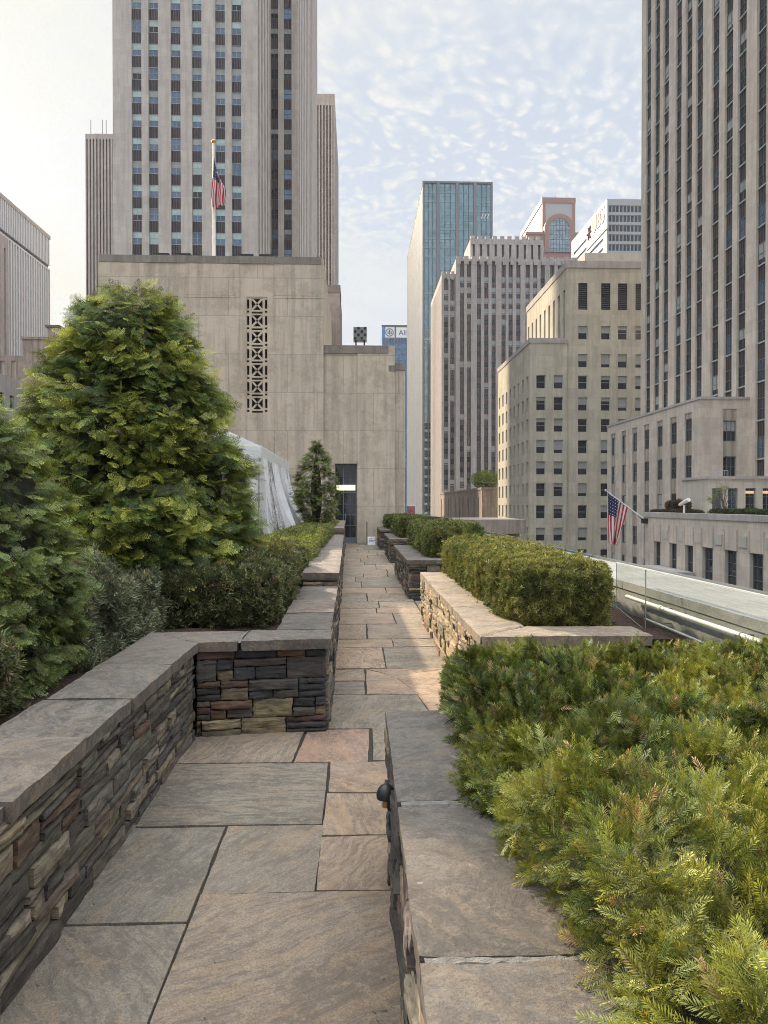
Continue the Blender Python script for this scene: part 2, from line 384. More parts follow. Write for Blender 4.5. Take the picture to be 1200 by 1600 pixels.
def conc_fn(t, b, out):
    pos = t.new('ShaderNodeNewGeometry').outputs['Position']
    n = t.noise(pos, 1.2, 6, 0.7); f = t.noise(t.vmath('MULTIPLY', pos, (14.0, 1.3, 3.0)), 2.0, 5, 0.7); g = t.noise(pos, 60, 3, 0.7)
    c = t.mix(t.range(n, 0.3, 0.7), (0.20, 0.198, 0.185), (0.34, 0.335, 0.315))
    c = t.mix(t.range(f, 0.48, 0.60, 0.0, 0.5), c, (0.15, 0.147, 0.138))
    c = t.mix(t.range(g, 0.4, 0.8, 0.0, 0.4), c, (0.50, 0.49, 0.45))
    t.put(b.inputs['Base Color'], c); b.inputs['Roughness'].default_value = 0.9; t.put(b.inputs['Normal'], t.bump(g, 0.4, 0.006))
M['concrete'] = material('concrete', conc_fn)
M['mortar'] = plain('mortar', (0.17, 0.16, 0.142), 0.95, var=0.25, scale=40, bump=1.0)
M['asphalt'] = plain('asphalt', (0.05, 0.05, 0.052), 0.9, scale=0.5)

def foliage(name, trans=0.25, gloss=0.10):
    def fn(t, b, out):
        tint = t.new('ShaderNodeVertexColor', layer_name='tint').outputs[0]
        df = t.new('ShaderNodeBsdfDiffuse'); t.put(df.inputs[0], tint)
        tl = t.new('ShaderNodeBsdfTranslucent'); t.put(tl.inputs[0], t.mix(1.0, tint, (1.25, 1.2, 0.55), 'MULTIPLY'))
        gl = t.new('ShaderNodeBsdfGlossy'); gl.inputs[0].default_value = (0.75, 0.8, 0.75, 1); gl.inputs['Roughness'].default_value = 0.5
        m1 = t.new('ShaderNodeMixShader'); m1.inputs[0].default_value = trans
        t.l.new(df.outputs[0], m1.inputs[1]); t.l.new(tl.outputs[0], m1.inputs[2])
        m2 = t.new('ShaderNodeMixShader'); m2.inputs[0].default_value = gloss
        t.l.new(m1.outputs[0], m2.inputs[1]); t.l.new(gl.outputs[0], m2.inputs[2]); t.l.new(m2.outputs[0], out.inputs[0])
    return material(name, fn)
M['leaf'] = foliage('leaf', 0.16, 0.04)
M['needle'] = foliage('needle', 0.14, 0.05)

# ------------------------------------------------------------------ windows and facades
def win_geo(w, h, nx, ny, fw, blind, kind):
    """one window: local X across, Z up, facing -Y; materials: 0 frame, 1 glass, 2 blind"""
    mb = MB()
    mb.face([(-w/2, 0, 0), (w/2, 0, 0), (w/2, 0, h), (-w/2, 0, h)], 1)
    if blind > 0: mb.face([(-w/2+fw, -0.012, h-fw-(h-2*fw)*blind), (w/2-fw, -0.012, h-fw-(h-2*fw)*blind), (w/2-fw, -0.012, h-fw), (-w/2+fw, -0.012, h-fw)], 2)
    d = -0.06
    mb.box(-w/2, -w/2+fw, d, -0.001, 0, h, 0, skip='k'); mb.box(w/2-fw, w/2, d, -0.001, 0, h, 0, skip='k')
    mb.box(-w/2+fw, w/2-fw, d, -0.001, 0, fw, 0, skip='klr'); mb.box(-w/2+fw, w/2-fw, d, -0.001, h-fw, h, 0, skip='klr')
    f2 = fw*0.62
    for i in range(1, nx): x = -w/2 + w*i/nx; mb.box(x-f2/2, x+f2/2, d+0.02, -0.001, fw, h-fw, 0, skip='ktb')
    for j in range(1, ny):
        z = h*j/ny; mb.box(-w/2+fw, w/2-fw, d+0.01, -0.001, z-f2/2, z+f2/2, 0, skip='klr')
    if kind == 'louver':
        n = max(4, int(h/0.35))
        for j in range(n): z = fw + (h-2*fw)*(j+0.2)/n; mb.face([(-w/2+fw, -0.16, z), (w/2-fw, -0.16, z), (w/2-fw, -0.03, z+(h/n)*0.55), (-w/2+fw, -0.03, z+(h/n)*0.55)], 0)
    return mb
_wcache = {}
class Building:
    def __init__(s, name, label, base, group=None, frame='frame_dark', glasses=('glass_dark',), blind='blind', fw=0.09):
        s.root = thing(name, label, 'building', base, group); s.wins = []; s.mats = dict(frame=frame, blind=blind); s.glasses = glasses; s.fw = fw
    def win(s, o, U, N, w, h, nx=1, ny=2, blind=0.0, glass=None, kind='', frame=None, blindmat=None, name='window'):
        s.wins.append((Vector(o), U, N, round(w, 3), round(h, 3), nx, ny, round(blind*4)/4, glass or s.glasses[0], kind, frame or s.mats['frame'], blindmat or s.mats['blind'], name))
    def finish(s, limit=100):
        def size(wn):
            d = (wn[0]-EYE).length; n = abs((EYE-wn[0]).normalized().dot(wn[2])); vis = 1.0 if 0 < wn[0].y and wn[0].z < wn[0].y*0.75+2 and wn[0].z > -wn[0].y*0.17 else 0.001
            return wn[3]*wn[4]*n/d/d*vis
        s.wins.sort(key=size, reverse=True)
        rest = {}
        for i, (o, U, N, w, h, nx, ny, bl, gl, kd, fr, bm, nm) in enumerate(s.wins):
            key = (w, h, nx, ny, bl, gl, kd, fr, bm, s.fw, nm)
            if key not in _wcache:
                g = win_geo(w, h, nx, ny, s.fw, bl, kd)
                _wcache[key] = (g, g.build(nm, [M[fr], M[gl], M[bm]], link=False))
            g, me = _wcache[key]
            if i < limit:
                ob = bpy.data.objects.new(nm, me); C.objects.link(ob); ob.parent = s.root
                ob.location = o - s.root.location
                ob.rotation_euler = (0, 0, math.atan2(U.y, U.x))
            else:
                rest.setdefault('all', MB())
                r = rest['all']
                if not hasattr(r, 'mi'): r.mi = {}; r.ml = []
                idx = []
                for mn in (fr, gl, bm):
                    if mn not in r.mi: r.mi[mn] = len(r.ml); r.ml.append(M[mn])
                    idx.append(r.mi[mn])
                k0 = len(r.m); r.add(g, o, U, N)
                for k in range(k0, len(r.m)): r.m[k] = idx[r.m[k]]
        for r in rest.values(): tag(part(r, 'windows', r.ml, s.root), kind='stuff')

UX, UY, UZ = Vector((1, 0, 0)), Vector((0, 1, 0)), Vector((0, 0, 1))
DIRS = {'front': (UX, -UY), 'left': (-UY, -UX), 'right': (UY, UX)}   # U, N for a face looking at -Y, -X, +X
def facade(mb, b, o, side, Wd, H, cols, rows, style='punched', depth=0.25, ds=0.0, span=1, wall=0, strip=None, win=None, rng=None):
    """wall sheet with real openings. cols/rows = (lo, hi) lists in metres from o; style 'strip' sinks each column"""
    U, N = DIRS[side]; o = Vector(o)
    P = lambda u, v, w=0.0: o + U*u + UZ*v + N*(-w)
    q = lambda a, c, m: mb.face(a, m)
    u = 0.0
    s0, s1 = strip if strip else (0.0, H)
    for (u0, u1) in cols:
        if u0 > u+1e-4: q([P(u, 0), P(u0, 0), P(u0, H), P(u, H)], 0, wall)
        u = u1
        if style == 'strip':
            if s0 > 0: q([P(u0, 0), P(u1, 0), P(u1, s0), P(u0, s0)], 0, wall)
            if s1 < H: q([P(u0, s1), P(u1, s1), P(u1, H), P(u0, H)], 0, wall)
            q([P(u0, s0), P(u0, s0, ds), P(u0, s1, ds), P(u0, s1)], 0, wall)
            q([P(u1, s0, ds), P(u1, s0), P(u1, s1), P(u1, s1, ds)], 0, wall)
            q([P(u0, s1, ds), P(u1, s1, ds), P(u1, s1), P(u0, s1)], 0, wall)
            q([P(u0, s0), P(u1, s0), P(u1, s0, ds), P(u0, s0, ds)], 0, wall)
            lo, hi, dd, mm = s0, s1, ds, span
        else: lo, hi, dd, mm = 0.0, H, 0.0, wall
        v = lo; D = dd + depth
        for k, (v0, v1) in enumerate(rows):
            if v0 < lo or v1 > hi: continue
            if v0 > v+1e-4: q([P(u0, v, dd), P(u1, v, dd), P(u1, v0, dd), P(u0, v0, dd)], 0, mm)
            v = v1
            if depth > 0:
                q([P(u0, v0, dd), P(u0, v0, D), P(u0, v1, D), P(u0, v1, dd)], 0, wall); q([P(u1, v0, D), P(u1, v0, dd), P(u1, v1, dd), P(u1, v1, D)], 0, wall)
                q([P(u0, v0, dd), P(u1, v0, dd), P(u1, v0, D), P(u0, v0, D)], 0, wall); q([P(u0, v1, D), P(u1, v1, D), P(u1, v1, dd), P(u0, v1, dd)], 0, wall)
            if win: win(P((u0+u1)/2, v0, D), U, N, u1-u0, v1-v0, k)
        if v < hi-1e-4: q([P(u0, v, dd), P(u1, v, dd), P(u1, hi, dd), P(u0, hi, dd)], 0, mm)
    if u < Wd-1e-4: q([P(u, 0), P(Wd, 0), P(Wd, H), P(u, H)], 0, wall)

def sash(b, rng, dark=0.45, glass='glass_dark', nx=1, ny=2, frame=None, blindmat=None, kind=''):
    def f(o, U, N, w, h, k):
        r = rng.random(); bl = 0.0 if r < dark else rng.choice((0.25, 0.25, 0.5, 0.5, 0.5, 0.75))
        g = glass if isinstance(glass, str) else rng.choice(glass)
        b.win(o, U, N, w, h, nx, ny, bl, g, kind, frame, blindmat)
    return f

BASE = -34.0      # street level below the roof terrace

# ================================================================== THE CITY
def hexa(mb, x0, x1, y0, y1, z0, z1, skip, m=0):
    """remaining sides of a block whose visible sides come from facade()"""
    mb.box(x0, x1, y0, y1, z0, z1, m, skip=skip)
def even(u0, n, pitch, w): return [(u0+i*pitch, u0+i*pitch+w) for i in range(n)]

g = MB(); g.face([(-4000, -1500, BASE), (4000, -1500, BASE), (4000, 5000, BASE), (-4000, 5000, BASE)])
struct(g, 'street', M['asphalt'])

# ---- central office tower
def central_tower():
    rng = random.Random(5)
    Y = 119.0; a = at(177, 400, Y).x; c = at(402, 400, Y).x; H = 262.0; z0 = BASE
    b = Building('office_tower', 'tall limestone office tower with blue window strips behind the flagpole, cut off by the top of the photo', 'building', None) if False else None
    b = Building('office_tower', 'tall limestone tower with light blue window strips rising behind the flagpole and blank wall', (a, Y, z0), frame='frame_pale', fw=0.07)
    m = MB(); top = z0+H
    cols = []
    for px in (213.5, 239.7, 274.5, 307.5, 344, 369.5): x = at(px, 200, Y).x; cols.append((x-0.76-a, x+0.76-a))
    zt = at(213, 361, Y).z; rows = []
    k0 = int((zt-z0)/3.72)
    for k in range(-k0, 64): v1 = zt+3.72*k-z0; rows.append((v1-1.95, v1))
    rows = [r for r in rows if r[1] < H-2]
    def w(o, U, N, ww, h, k):
        zf = o.z; low = zf < at(213, 300, Y).z; mech = at(213, 275, Y).z > zf > at(213, 288, Y).z
        if mech: b.win(o, U, N, ww, h, 2, 1, 0, 'glass_dark', 'louver', 'louver'); return
        r = rng.random()
        b.win(o, U, N, ww, h, 2, 2, 0.5 if r < 0.8 else (1.0 if r < 0.88 else 0), 'glass_steel' if r > 0.1 else 'glass_dark', '', 'frame_pale', 'blind_green' if low or rng.random() < .5 else 'blind')
    facade(m, b, (a, Y, z0), 'front', c-a, H, cols, rows, 'strip', 0.06, 0.35, 1, 0, (20, H-0.5), w)
    # right flank with thin piers, then the set-back bay
    Y2 = at_x(424, 300, c).y
    n = 5; wd = (Y2-Y)/n
    fr = [(i*wd+wd*0.35, i*wd+wd*0.8) for i in range(n)]
    facade(m, b, (c, Y, z0), 'right', Y2-Y, H, fr, rows, 'strip', 0.05, 0.4, 1, 0, (20, H-0.5), lambda o, U, N, ww, h, k: b.win(o, U, N, ww, h, 2, 1, 0.5, 'glass_dark'))
    d = at(466.5, 300, Y2).x
    cols2 = []
    for px in (428.5, 449.5): x = at(px, 200, Y2).x; cols2.append((x-0.72-c, x+0.72-c))
    rows2 = [(r[0]+0.6, r[1]+0.6) for r in rows]
    def w2(o, U, N, ww, h, k):
        r = rng.random(); b.win(o, U, N, ww, h, 2, 2, 0.5 if r < 0.45 else 0, 'glass_dark' if r < .5 or U.x < 0 or (o.x < at(438, 100, Y2).x and r < .75) else 'glass_steel', '', 'frame_dark', 'blind')
    facade(m, b, (c+0.002, Y2, z0), 'front', d-c, H, cols2, rows2, 'strip', 0.06, 0.35, 1, 0, (20, H-0.5), w2)
    Y3 = at_x(496, 300, d).y; n = 14; wd = (Y3-Y2)/n
    facade(m, b, (d, Y2, z0), 'right', Y3-Y2, H, [(i*wd+wd*0.3, i*wd+wd*0.75) for i in range(n)], [], 'strip', 0.05, 0.7, 2, 0, (10, H-0.5))
    hexa(m, a, c, Y+0.01, Y3, z0, top, 'frb'); m.box(c+0.003, d, Y2+0.01, Y3, z0, top-0.01, 0, skip='frlb')
    part(m, 'wall', [M['lime_tower'], M['spandrel'], M['spandrel_plum']], b.root); b.finish()
central_tower()

# ---- striped slab towers either side of it
def slab_tower(name, label, px0, px1, ytop, Y, far_px=None, n=8, frac=0.5, mats=('lime_step', 'spandrel_plum'), crown=4.0, glass='glass_navy'):
    a = at(px0, 400, Y).x; c = at(px1, 400, Y).x; top = at(px0, ytop, Y).z; z0 = BASE; H = top-z0
    b = Building(name, label, (a, Y, z0), frame='frame_dark', glasses=(glass,), fw=0.06)
    m = MB(); p = (c-a)/n
    cols = [(i*p+p*(1-frac)/2, i*p+p*(1+frac)/2) for i in range(n)]
    rows = []; v = 20.0
    while v < H-crown-3: rows.append((v, v+2.0)); v += 3.8
    f = lambda o, U, N, w, h, k: b.win(o, U, N, w, h, 1, 1, 0, glass)
    facade(m, b, (a, Y, z0), 'front', c-a, H, cols, rows, 'strip', 0.1, 0.9, 1, 0, (10, H-crown), f)
    depth = 40.0
    if far_px:
        depth = at_x(far_px, 400, c).y-Y; n2 = max(3, int(depth/p))
        p2 = depth/n2
        facade(m, b, (c, Y, z0), 'right', depth, H, [(i*p2+p2*(1-frac)/2, i*p2+p2*(1+frac)/2) for i in range(n2)], [], 'strip', 0.0, 0.9, 1, 0, (10, H-crown))
    hexa(m, a, c, Y+0.01, Y+depth, z0, top, 'fb'+('r' if far_px else ''))
    m.box(a+1.5, c-1.5, Y+3, Y+depth-3, top, top+1.6, 0, skip='b')
    part(m, 'wall', [M[mats[0]], M[mats[1]]], b.root)
    return b
b = slab_tower('slab_tower', 'narrow grey striped tower rising left of the big central tower, thin masts on its roof', 134, 190, 209, 235, n=11, crown=1.5, mats=('lime_step', 'glass_steel'), frac=0.42, glass='glass_steel')
for px in (142, 160, 166):
    mm = MB(); p = at(px, 209, 245); mm.tube([(p.x, 245, p.z-0.5), (p.x, 245, p.z+4.5)], 0.12, 5); part(mm, 'antenna', M['grey_metal'], b.root)
b.finish(60)
b = slab_tower('slab_tower', 'grey tower with dark vertical stripes just right of the big central tower', 480, 523, 146, 238, far_px=529, n=9, crown=3.5, mats=('lime_step', 'frame_dark'), frac=0.45); b.finish(60)

# ---- far left: white finned tower receding, seen over the trees
def left_finned():
    X = at(78, 400, 250).x; Y0, Y1 = 205.0, 250.0; top = at(78, 369, 250).z; z0 = BASE; H = top-z0
    b = Building('finned_tower', 'pale tower with close white fins and a grey ribbed top storey at left edge', (X-20, Y0, z0), frame='slab_white', glasses=('glass_steel',), fw=0.12)
    m = MB(); n = 26; p = (Y1-Y0)/n
    cols = [(i*p+p*0.28, i*p+p*0.9) for i in range(n)]
    rows = []; v = 34.0
    while v < H-14: rows.append((v, v+2.5)); v += 3.7
    facade(m, b, (X, Y0, z0), 'right', Y1-Y0, H-11, cols, rows, 'strip', 0.05, 0.45, 3, 0, (20, H-11.5), lambda o, U, N, w, h, k: b.win(o, U, N, w, h, 1, 1, 0, 'glass_steel'))
    m.box(X-25, X-0.5, Y0+0.3, Y1-0.3, z0+H-11, z0+H-10, 2, skip='')
    n2 = 40; q = (Y1-Y0)/n2
    for i in range(n2): m.box(X-1.0, X+0.1, Y0+i*q, Y0+i*q+q*0.5, z0+H-10, z0+H-1.2, 0, skip='tb')
    m.box(X-24, X-1.02, Y0+0.1, Y1, z0+H-10, z0+H-1.2, 2, skip='tb')
    m.box(X-25, X+0.2, Y0, Y1+0.1, z0+H-1.2, z0+H, 1)
    hexa(m, X-25, X, Y0, Y1, z0, z0+H-11, 'rb')
    part(m, 'wall', [M['fin_white'], M['lime_step'], M['spandrel_plum'], M['frame_pale']], b.root); b.finish(80)
    # nearer stone block on the very edge
    X2 = at(11, 500, 200).x
    b = Building('stone_tower', 'sliver of a brown stone tower at the extreme left edge beside the finned tower', (X2-15, 185, z0))
    m = MB(); t2 = at(11, 372, 200).z
    facade(m, b, (X2, 185, z0), 'right', 16, t2-z0, even(1, 5, 3.1, 1.1), [], 'strip', 0.0, 0.4, 1, 0, (20, t2-z0-3))
    hexa(m, X2-20, X2, 185, 201, z0, t2, 'rb')
    part(m, 'wall', [M['lime_step'], M['spandrel_lime']], b.root); b.finish()
left_finned()
def left_low():
    rng = random.Random(3); z0 = BASE
    def rows_for(H):
        r = []; v = H-4.6
        while v > 8: r.append((v, v+2.1)); v -= 3.7
        return r[::-1]
    Ya, Yb = 84.0, 110.0; X = at(34, 600, Yb).x; top = at(34, 596, Yb).z; H = top-z0
    b = Building('stone_building', 'low stone building with small dark windows behind the left trees', (X-20, Ya, z0), fw=0.1); m = MB()
    facade(m, b, (X, Ya, z0), 'right', Yb-Ya, H, even(1.2, int((Yb-Ya-2)/3.0), 3.0, 1.3), rows_for(H), 'punched', 0.3, win=sash(b, rng))
    facade(m, b, (X-26, Ya, z0), 'front', 26, H, even(1.5, 8, 3.1, 1.3), rows_for(H), 'punched', 0.3, win=sash(b, rng))
    hexa(m, X-26, X, Ya, Yb, z0, top, 'frb'); part(m, 'wall', [M['lime_step']], b.root); b.finish(60)
    Y = 150.0; xa, xb = at(-40, 560, Y).x, at(76, 560, Y).x; xm = at(36, 560, Y).x; top = at(60, 531, Y).z; t2 = at(20, 556, Y).z
    b = Building('stone_block', 'grey stone block with a flat stepped roof behind the big conifer on the left', (xb, Y, z0), fw=0.1); m = MB()
    H = t2-z0; facade(m, b, (xa, Y, z0), 'front', xm-xa, H, even(0.6, 7, 2.2, 0.9), [], 'strip', 0.0, 0.3, 1, 0, (5, H-1.0))
    hexa(m, xa, xm, Y+0.01, Y+20, z0, t2, 'fb'); m.box(xm+0.01, xb, Y-0.3, Y+22, z0, top, 0, skip='b'); m.box(xm-0.2, xb+0.2, Y-0.5, Y+22.2, top, top+0.5, 0)
    x1, x2 = at(75, 520, Y+6).x, at(91, 520, Y+6).x; m.box(x1, x2, Y+6, Y+12, top-14, at(80, 512, Y+6).z, 0, skip='b'); part(m, 'wall', [M['lime_podium'], M['spandrel_lime']], b.root)
    r = MB(); zt_ = at(80, 512, Y+6).z; r.box(x1-0.4, x2+0.4, Y+5.6, Y+12.4, zt_, zt_+0.5); part(r, 'roof', [M['roof_dark']], b.root); b.finish()
left_low()

# ---- sign-topped building far behind the wing
def sign_building():
    Y = 520.0; a = at(597, 560, Y).x; c = at(650, 560, Y).x; top = at(610, 508, Y).z; z0 = BASE; H = top-z0
    b = Building('glass_office', 'far blue glass building with a blue and white sign on its top storey', (a, Y, z0), frame='frame_blue', glasses=('glass_blue',), fw=0.2)
    m = MB(); n = 11; p = (c-a)/n
    rows = []; v = H-12
    while v > 60: rows.append((v, v+2.9)); v -= 4.0
    facade(m, b, (a, Y, z0), 'front', c-a, H, [(i*p+0.3, i*p+p-0.3) for i in range(n)], rows[::-1], 'strip', 0.1, 0.3, 1, 0, (30, H-9.5), lambda o, U, N, w, h, k: b.win(o, U, N, w, h, 1, 1, 0, 'glass_blue'))
    hexa(m, a, c, Y+0.01, Y+35, z0, top, 'fb')
    m.box(a-0.4, c+0.2, Y-0.6, Y-0.01, top-1.2, top, 1)
    part(m, 'wall', [M['glass_blue'], M['frame_dark']], b.root)
    s = MB(); zt = top-1.6; hh = 7.2
    s.box(a+2.2, c-0.5, Y-0.5, Y-0.1, zt-hh, zt, 0); sg = part(s, 'sign_board', [M['white_paint']], b.root)
    # emblem: round frame with three slim bars, left of the word
    e = MB(); cx = a+5.2; cz = zt-hh/2
    ring = [(cx+2.6*math.cos(k*math.pi/12), Y-0.62, cz+2.6*math.sin(k*math.pi/12)) for k in range(25)]; e.tube(ring, 0.28, 5, 0, cap=False)
    e.box(cx-0.3, cx+0.45, Y-0.66, Y-0.55, cz-1.5, cz+1.7); e.box(cx-1.3, cx-0.7, Y-0.66, Y-0.55, cz-1.2, cz+0.6); e.box(cx+0.9, cx+1.5, Y-0.66, Y-0.55, cz-1.2, cz+0.6)
    part(e, 'emblem', [M['blue_ink']], b.root)
    e = MB(); e.box(cx+3.6, cx+4.6, Y-0.68, Y-0.52, zt-hh, zt); part(e, 'sign_post', [M['frame_dark']], b.root)
    letters('Allianz', (cx+6.4, Y-0.56, cz-1.9), 5.2, 'front', M['blue_ink'], b.root)
    b.finish(60)
def letters(txt, loc, size, side, mat, root, extrude=0.04, name='sign_letters', shear=0.0, bold=0.0):
    cu = bpy.data.curves.new(name, 'FONT'); cu.body = txt; cu.size = size; cu.extrude = extrude; cu.shear = shear; cu.offset = bold
    tmp = bpy.data.objects.new('tmp', cu); C.objects.link(tmp)
    me = bpy.data.meshes.new_from_object(tmp.evaluated_get(bpy.context.evaluated_depsgraph_get()))
    bpy.data.objects.remove(tmp); me.name = name; me.materials.clear(); me.materials.append(mat)
    o = bpy.data.objects.new(name, me); C.objects.link(o); o.parent = root
    o.location = Vector(loc) - root.matrix_basis.translation
    o.rotation_euler = (math.pi/2, 0, {'front': 0, 'left': -math.pi/2, 'right': math.pi/2}[side])
    return o
sign_building()

# ---- teal glass tower with ribbed stone flank
def teal_tower():
    rng = random.Random(8)
    Y = 330.0; a = at(660, 283, Y).x; c = at(770, 283, Y).x; top = at(700, 283, Y).z; z0 = BASE; H = top-z0
    b = Building('glass_tower', 'tall teal glass tower with three stone piers up its front and a ribbed stone flank', (a, Y, z0), frame='frame_blue', glasses=('glass_teal',), fw=0.22)
    m = MB()
    stripes = [at(px, 400, Y).x-a for px in (684.5, 714.5, 742.5)]
    edges = [0.9] + [v for s in stripes for v in (s-0.7, s+0.7)] + [c-a-0.7]
    cols = []
    for i in range(0, len(edges), 2):
        u0, u1 = edges[i], edges[i+1]; k = 3; w = (u1-u0)/k
        cols += [(u0+j*w+0.02, u0+(j+1)*w-0.02) for j in range(k)]
    rows = []; v = H-4.2
    while v > 20: rows.append((v, v+3.2)); v -= 4.1
    def w(o, U, N, ww, h, k):
        low = o.z < at(700, 700, Y).z+9
        b.win(o, U, N, ww, h, 1, 2, 0, 'glass_navy' if low else 'glass_teal')
    facade(m, b, (a, Y, z0), 'front', c-a, H, cols, rows[::-1], 'strip', 0.05, 0.5, 1, 0, (10, H-0.8), w)
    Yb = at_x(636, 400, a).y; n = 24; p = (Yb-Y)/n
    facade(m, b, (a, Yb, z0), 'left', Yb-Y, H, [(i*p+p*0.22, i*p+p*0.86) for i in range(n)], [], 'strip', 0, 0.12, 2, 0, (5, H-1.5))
    hexa(m, a, c, Y+0.01, Yb, z0, top, 'flb')
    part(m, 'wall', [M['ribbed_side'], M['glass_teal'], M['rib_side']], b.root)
    e = MB()
    for k in range(3): p0 = at(751+k*4.6, 339, Y); e.obox((p0.x, Y-0.3, p0.z-0.9), Vector((0.35, 0, 0)), Vector((0, 0.2, 0)), Vector((0.9, 0, 2.2)))
    part(e, 'sign_letters', [M['white_paint']], b.root)
    b.finish()
teal_tower()

# ---- stepped stone tower with crenellated crown
def stepped_tower():
    rng = random.Random(9)
    Y = 260.0; z0 = BASE
    xa = at(690, 500, Y).x; xb = at(712, 500, Y).x; xc = at(735, 380, Y+10).x; xd = at(905, 400, Y).x; xe = at(849, 380, Y+10).x
    z1 = at(700, 428, Y).z; z2 = at(800, 406, Y).z; z3 = at(800, 374, Y+10).z
    b = Building('stepped_tower', 'grey brown stepped stone tower with crenellated crown in front of the teal glass tower', (xa, Y, z0), frame='frame_pale', fw=0.10)
    m = MB()
    fl = 3.72; rows_at = lambda H, drop: [(H-drop-k*fl-2.0, H-drop-k*fl) for k in range(int((H-drop-20)/fl))][::-1]
    def w(o, U, N, ww, h, k):
        hi = o.z > z2-21; r = rng.random()
        if hi and r < .8: b.win(o, U, N, ww, h, 2, 2, 0.75, 'glass_steel', '', 'frame_pale')
        elif r < .13: b.win(o, U, N, ww, h, 2, 2, 0.75, 'glass_steel', '', 'frame_pale')
        else: b.win(o, U, N, ww, h, 1, 2, 0.0, 'glass_dark', '', 'frame_dark')
    # low shoulder
    H = z1-z0; W1 = xb-xa
    facade(m, b, (xa, Y, z0), 'front', W1, H, [(W1*0.18, W1*0.18+1.5), (W1*0.62, W1*0.62+1.5)], rows_at(H, 5.5), 'strip', 0.05, 0.5, 1, 0, (10, H-1.5), w)
    Yb = at_x(673, 500, xa).y; n = 12; p = (Yb-Y)/n
    facade(m, b, (xa, Yb, z0), 'left', Yb-Y, H, [(i*p+p*0.3, i*p+p*0.72) for i in range(n)], [], 'strip', 0, 0.15, 1, 0, (10, H-2))
    hexa(m, xa, xb, Y+0.01, Yb, z0, z1, 'flrb')
    # main body
    Ym = Y-0.6; H = z2-z0; cols = []
    for px in (722, 733, 748.5, 760, 771.5, 787, 798, 810, 824.5, 836, 848, 863, 875, 887):
        x = at(px, 450, Ym).x-xb; cols.append((x-0.75, x+0.75))
    facade(m, b, (xb, Ym, z0), 'front', xd-xb, H, cols, rows_at(H, 6.2), 'strip', 0.05, 0.6, 1, 0, (10, H-0.8), w)
    facade(m, b, (xb, Yb-4, z0), 'left', Yb-4-Ym, H, [(i*p+p*0.35, i*p+p*0.7) for i in range(n-2)], [], 'strip', 0, 0.8, 1, 0, (H-14, H-2))
    hexa(m, xb, xd, Ym+0.01, Yb-4, z0, z2, 'flb')
    # crown
    H = z3-z2; n = 10; p = (xe-xc)/n
    cols = [(i*p+p*0.3, i*p+p*0.62) for i in range(n)]
    facade(m, b, (xc, Y+10, z2), 'front', xe-xc, H, cols, [(1.2, 3.4)], 'strip', 0.1, 0.8, 1, 0, (0.5, H-0.9), w)
    hexa(m, xc, xe, Y+10.01, Yb-12, z2, z3, 'fb')
    for (x0, x1, yy, zz, hh) in ((xc, xe, Y+10, z3, 1.1), (xb, xd, Ym, z2, 0.9), (xa, xb, Y, z1, 0.9)):
        k = max(3, int((x1-x0)/2.6)); q = (x1-x0)/k
        for i in range(k): m.box(x0+i*q+0.1, x0+i*q+q*0.62, yy-0.15, yy+1.2, zz-2.0, zz+hh, 0, skip='b')
    part(m, 'wall', [M['lime_step'], M['spandrel_plum']], b.root); b.finish()
stepped_tower()

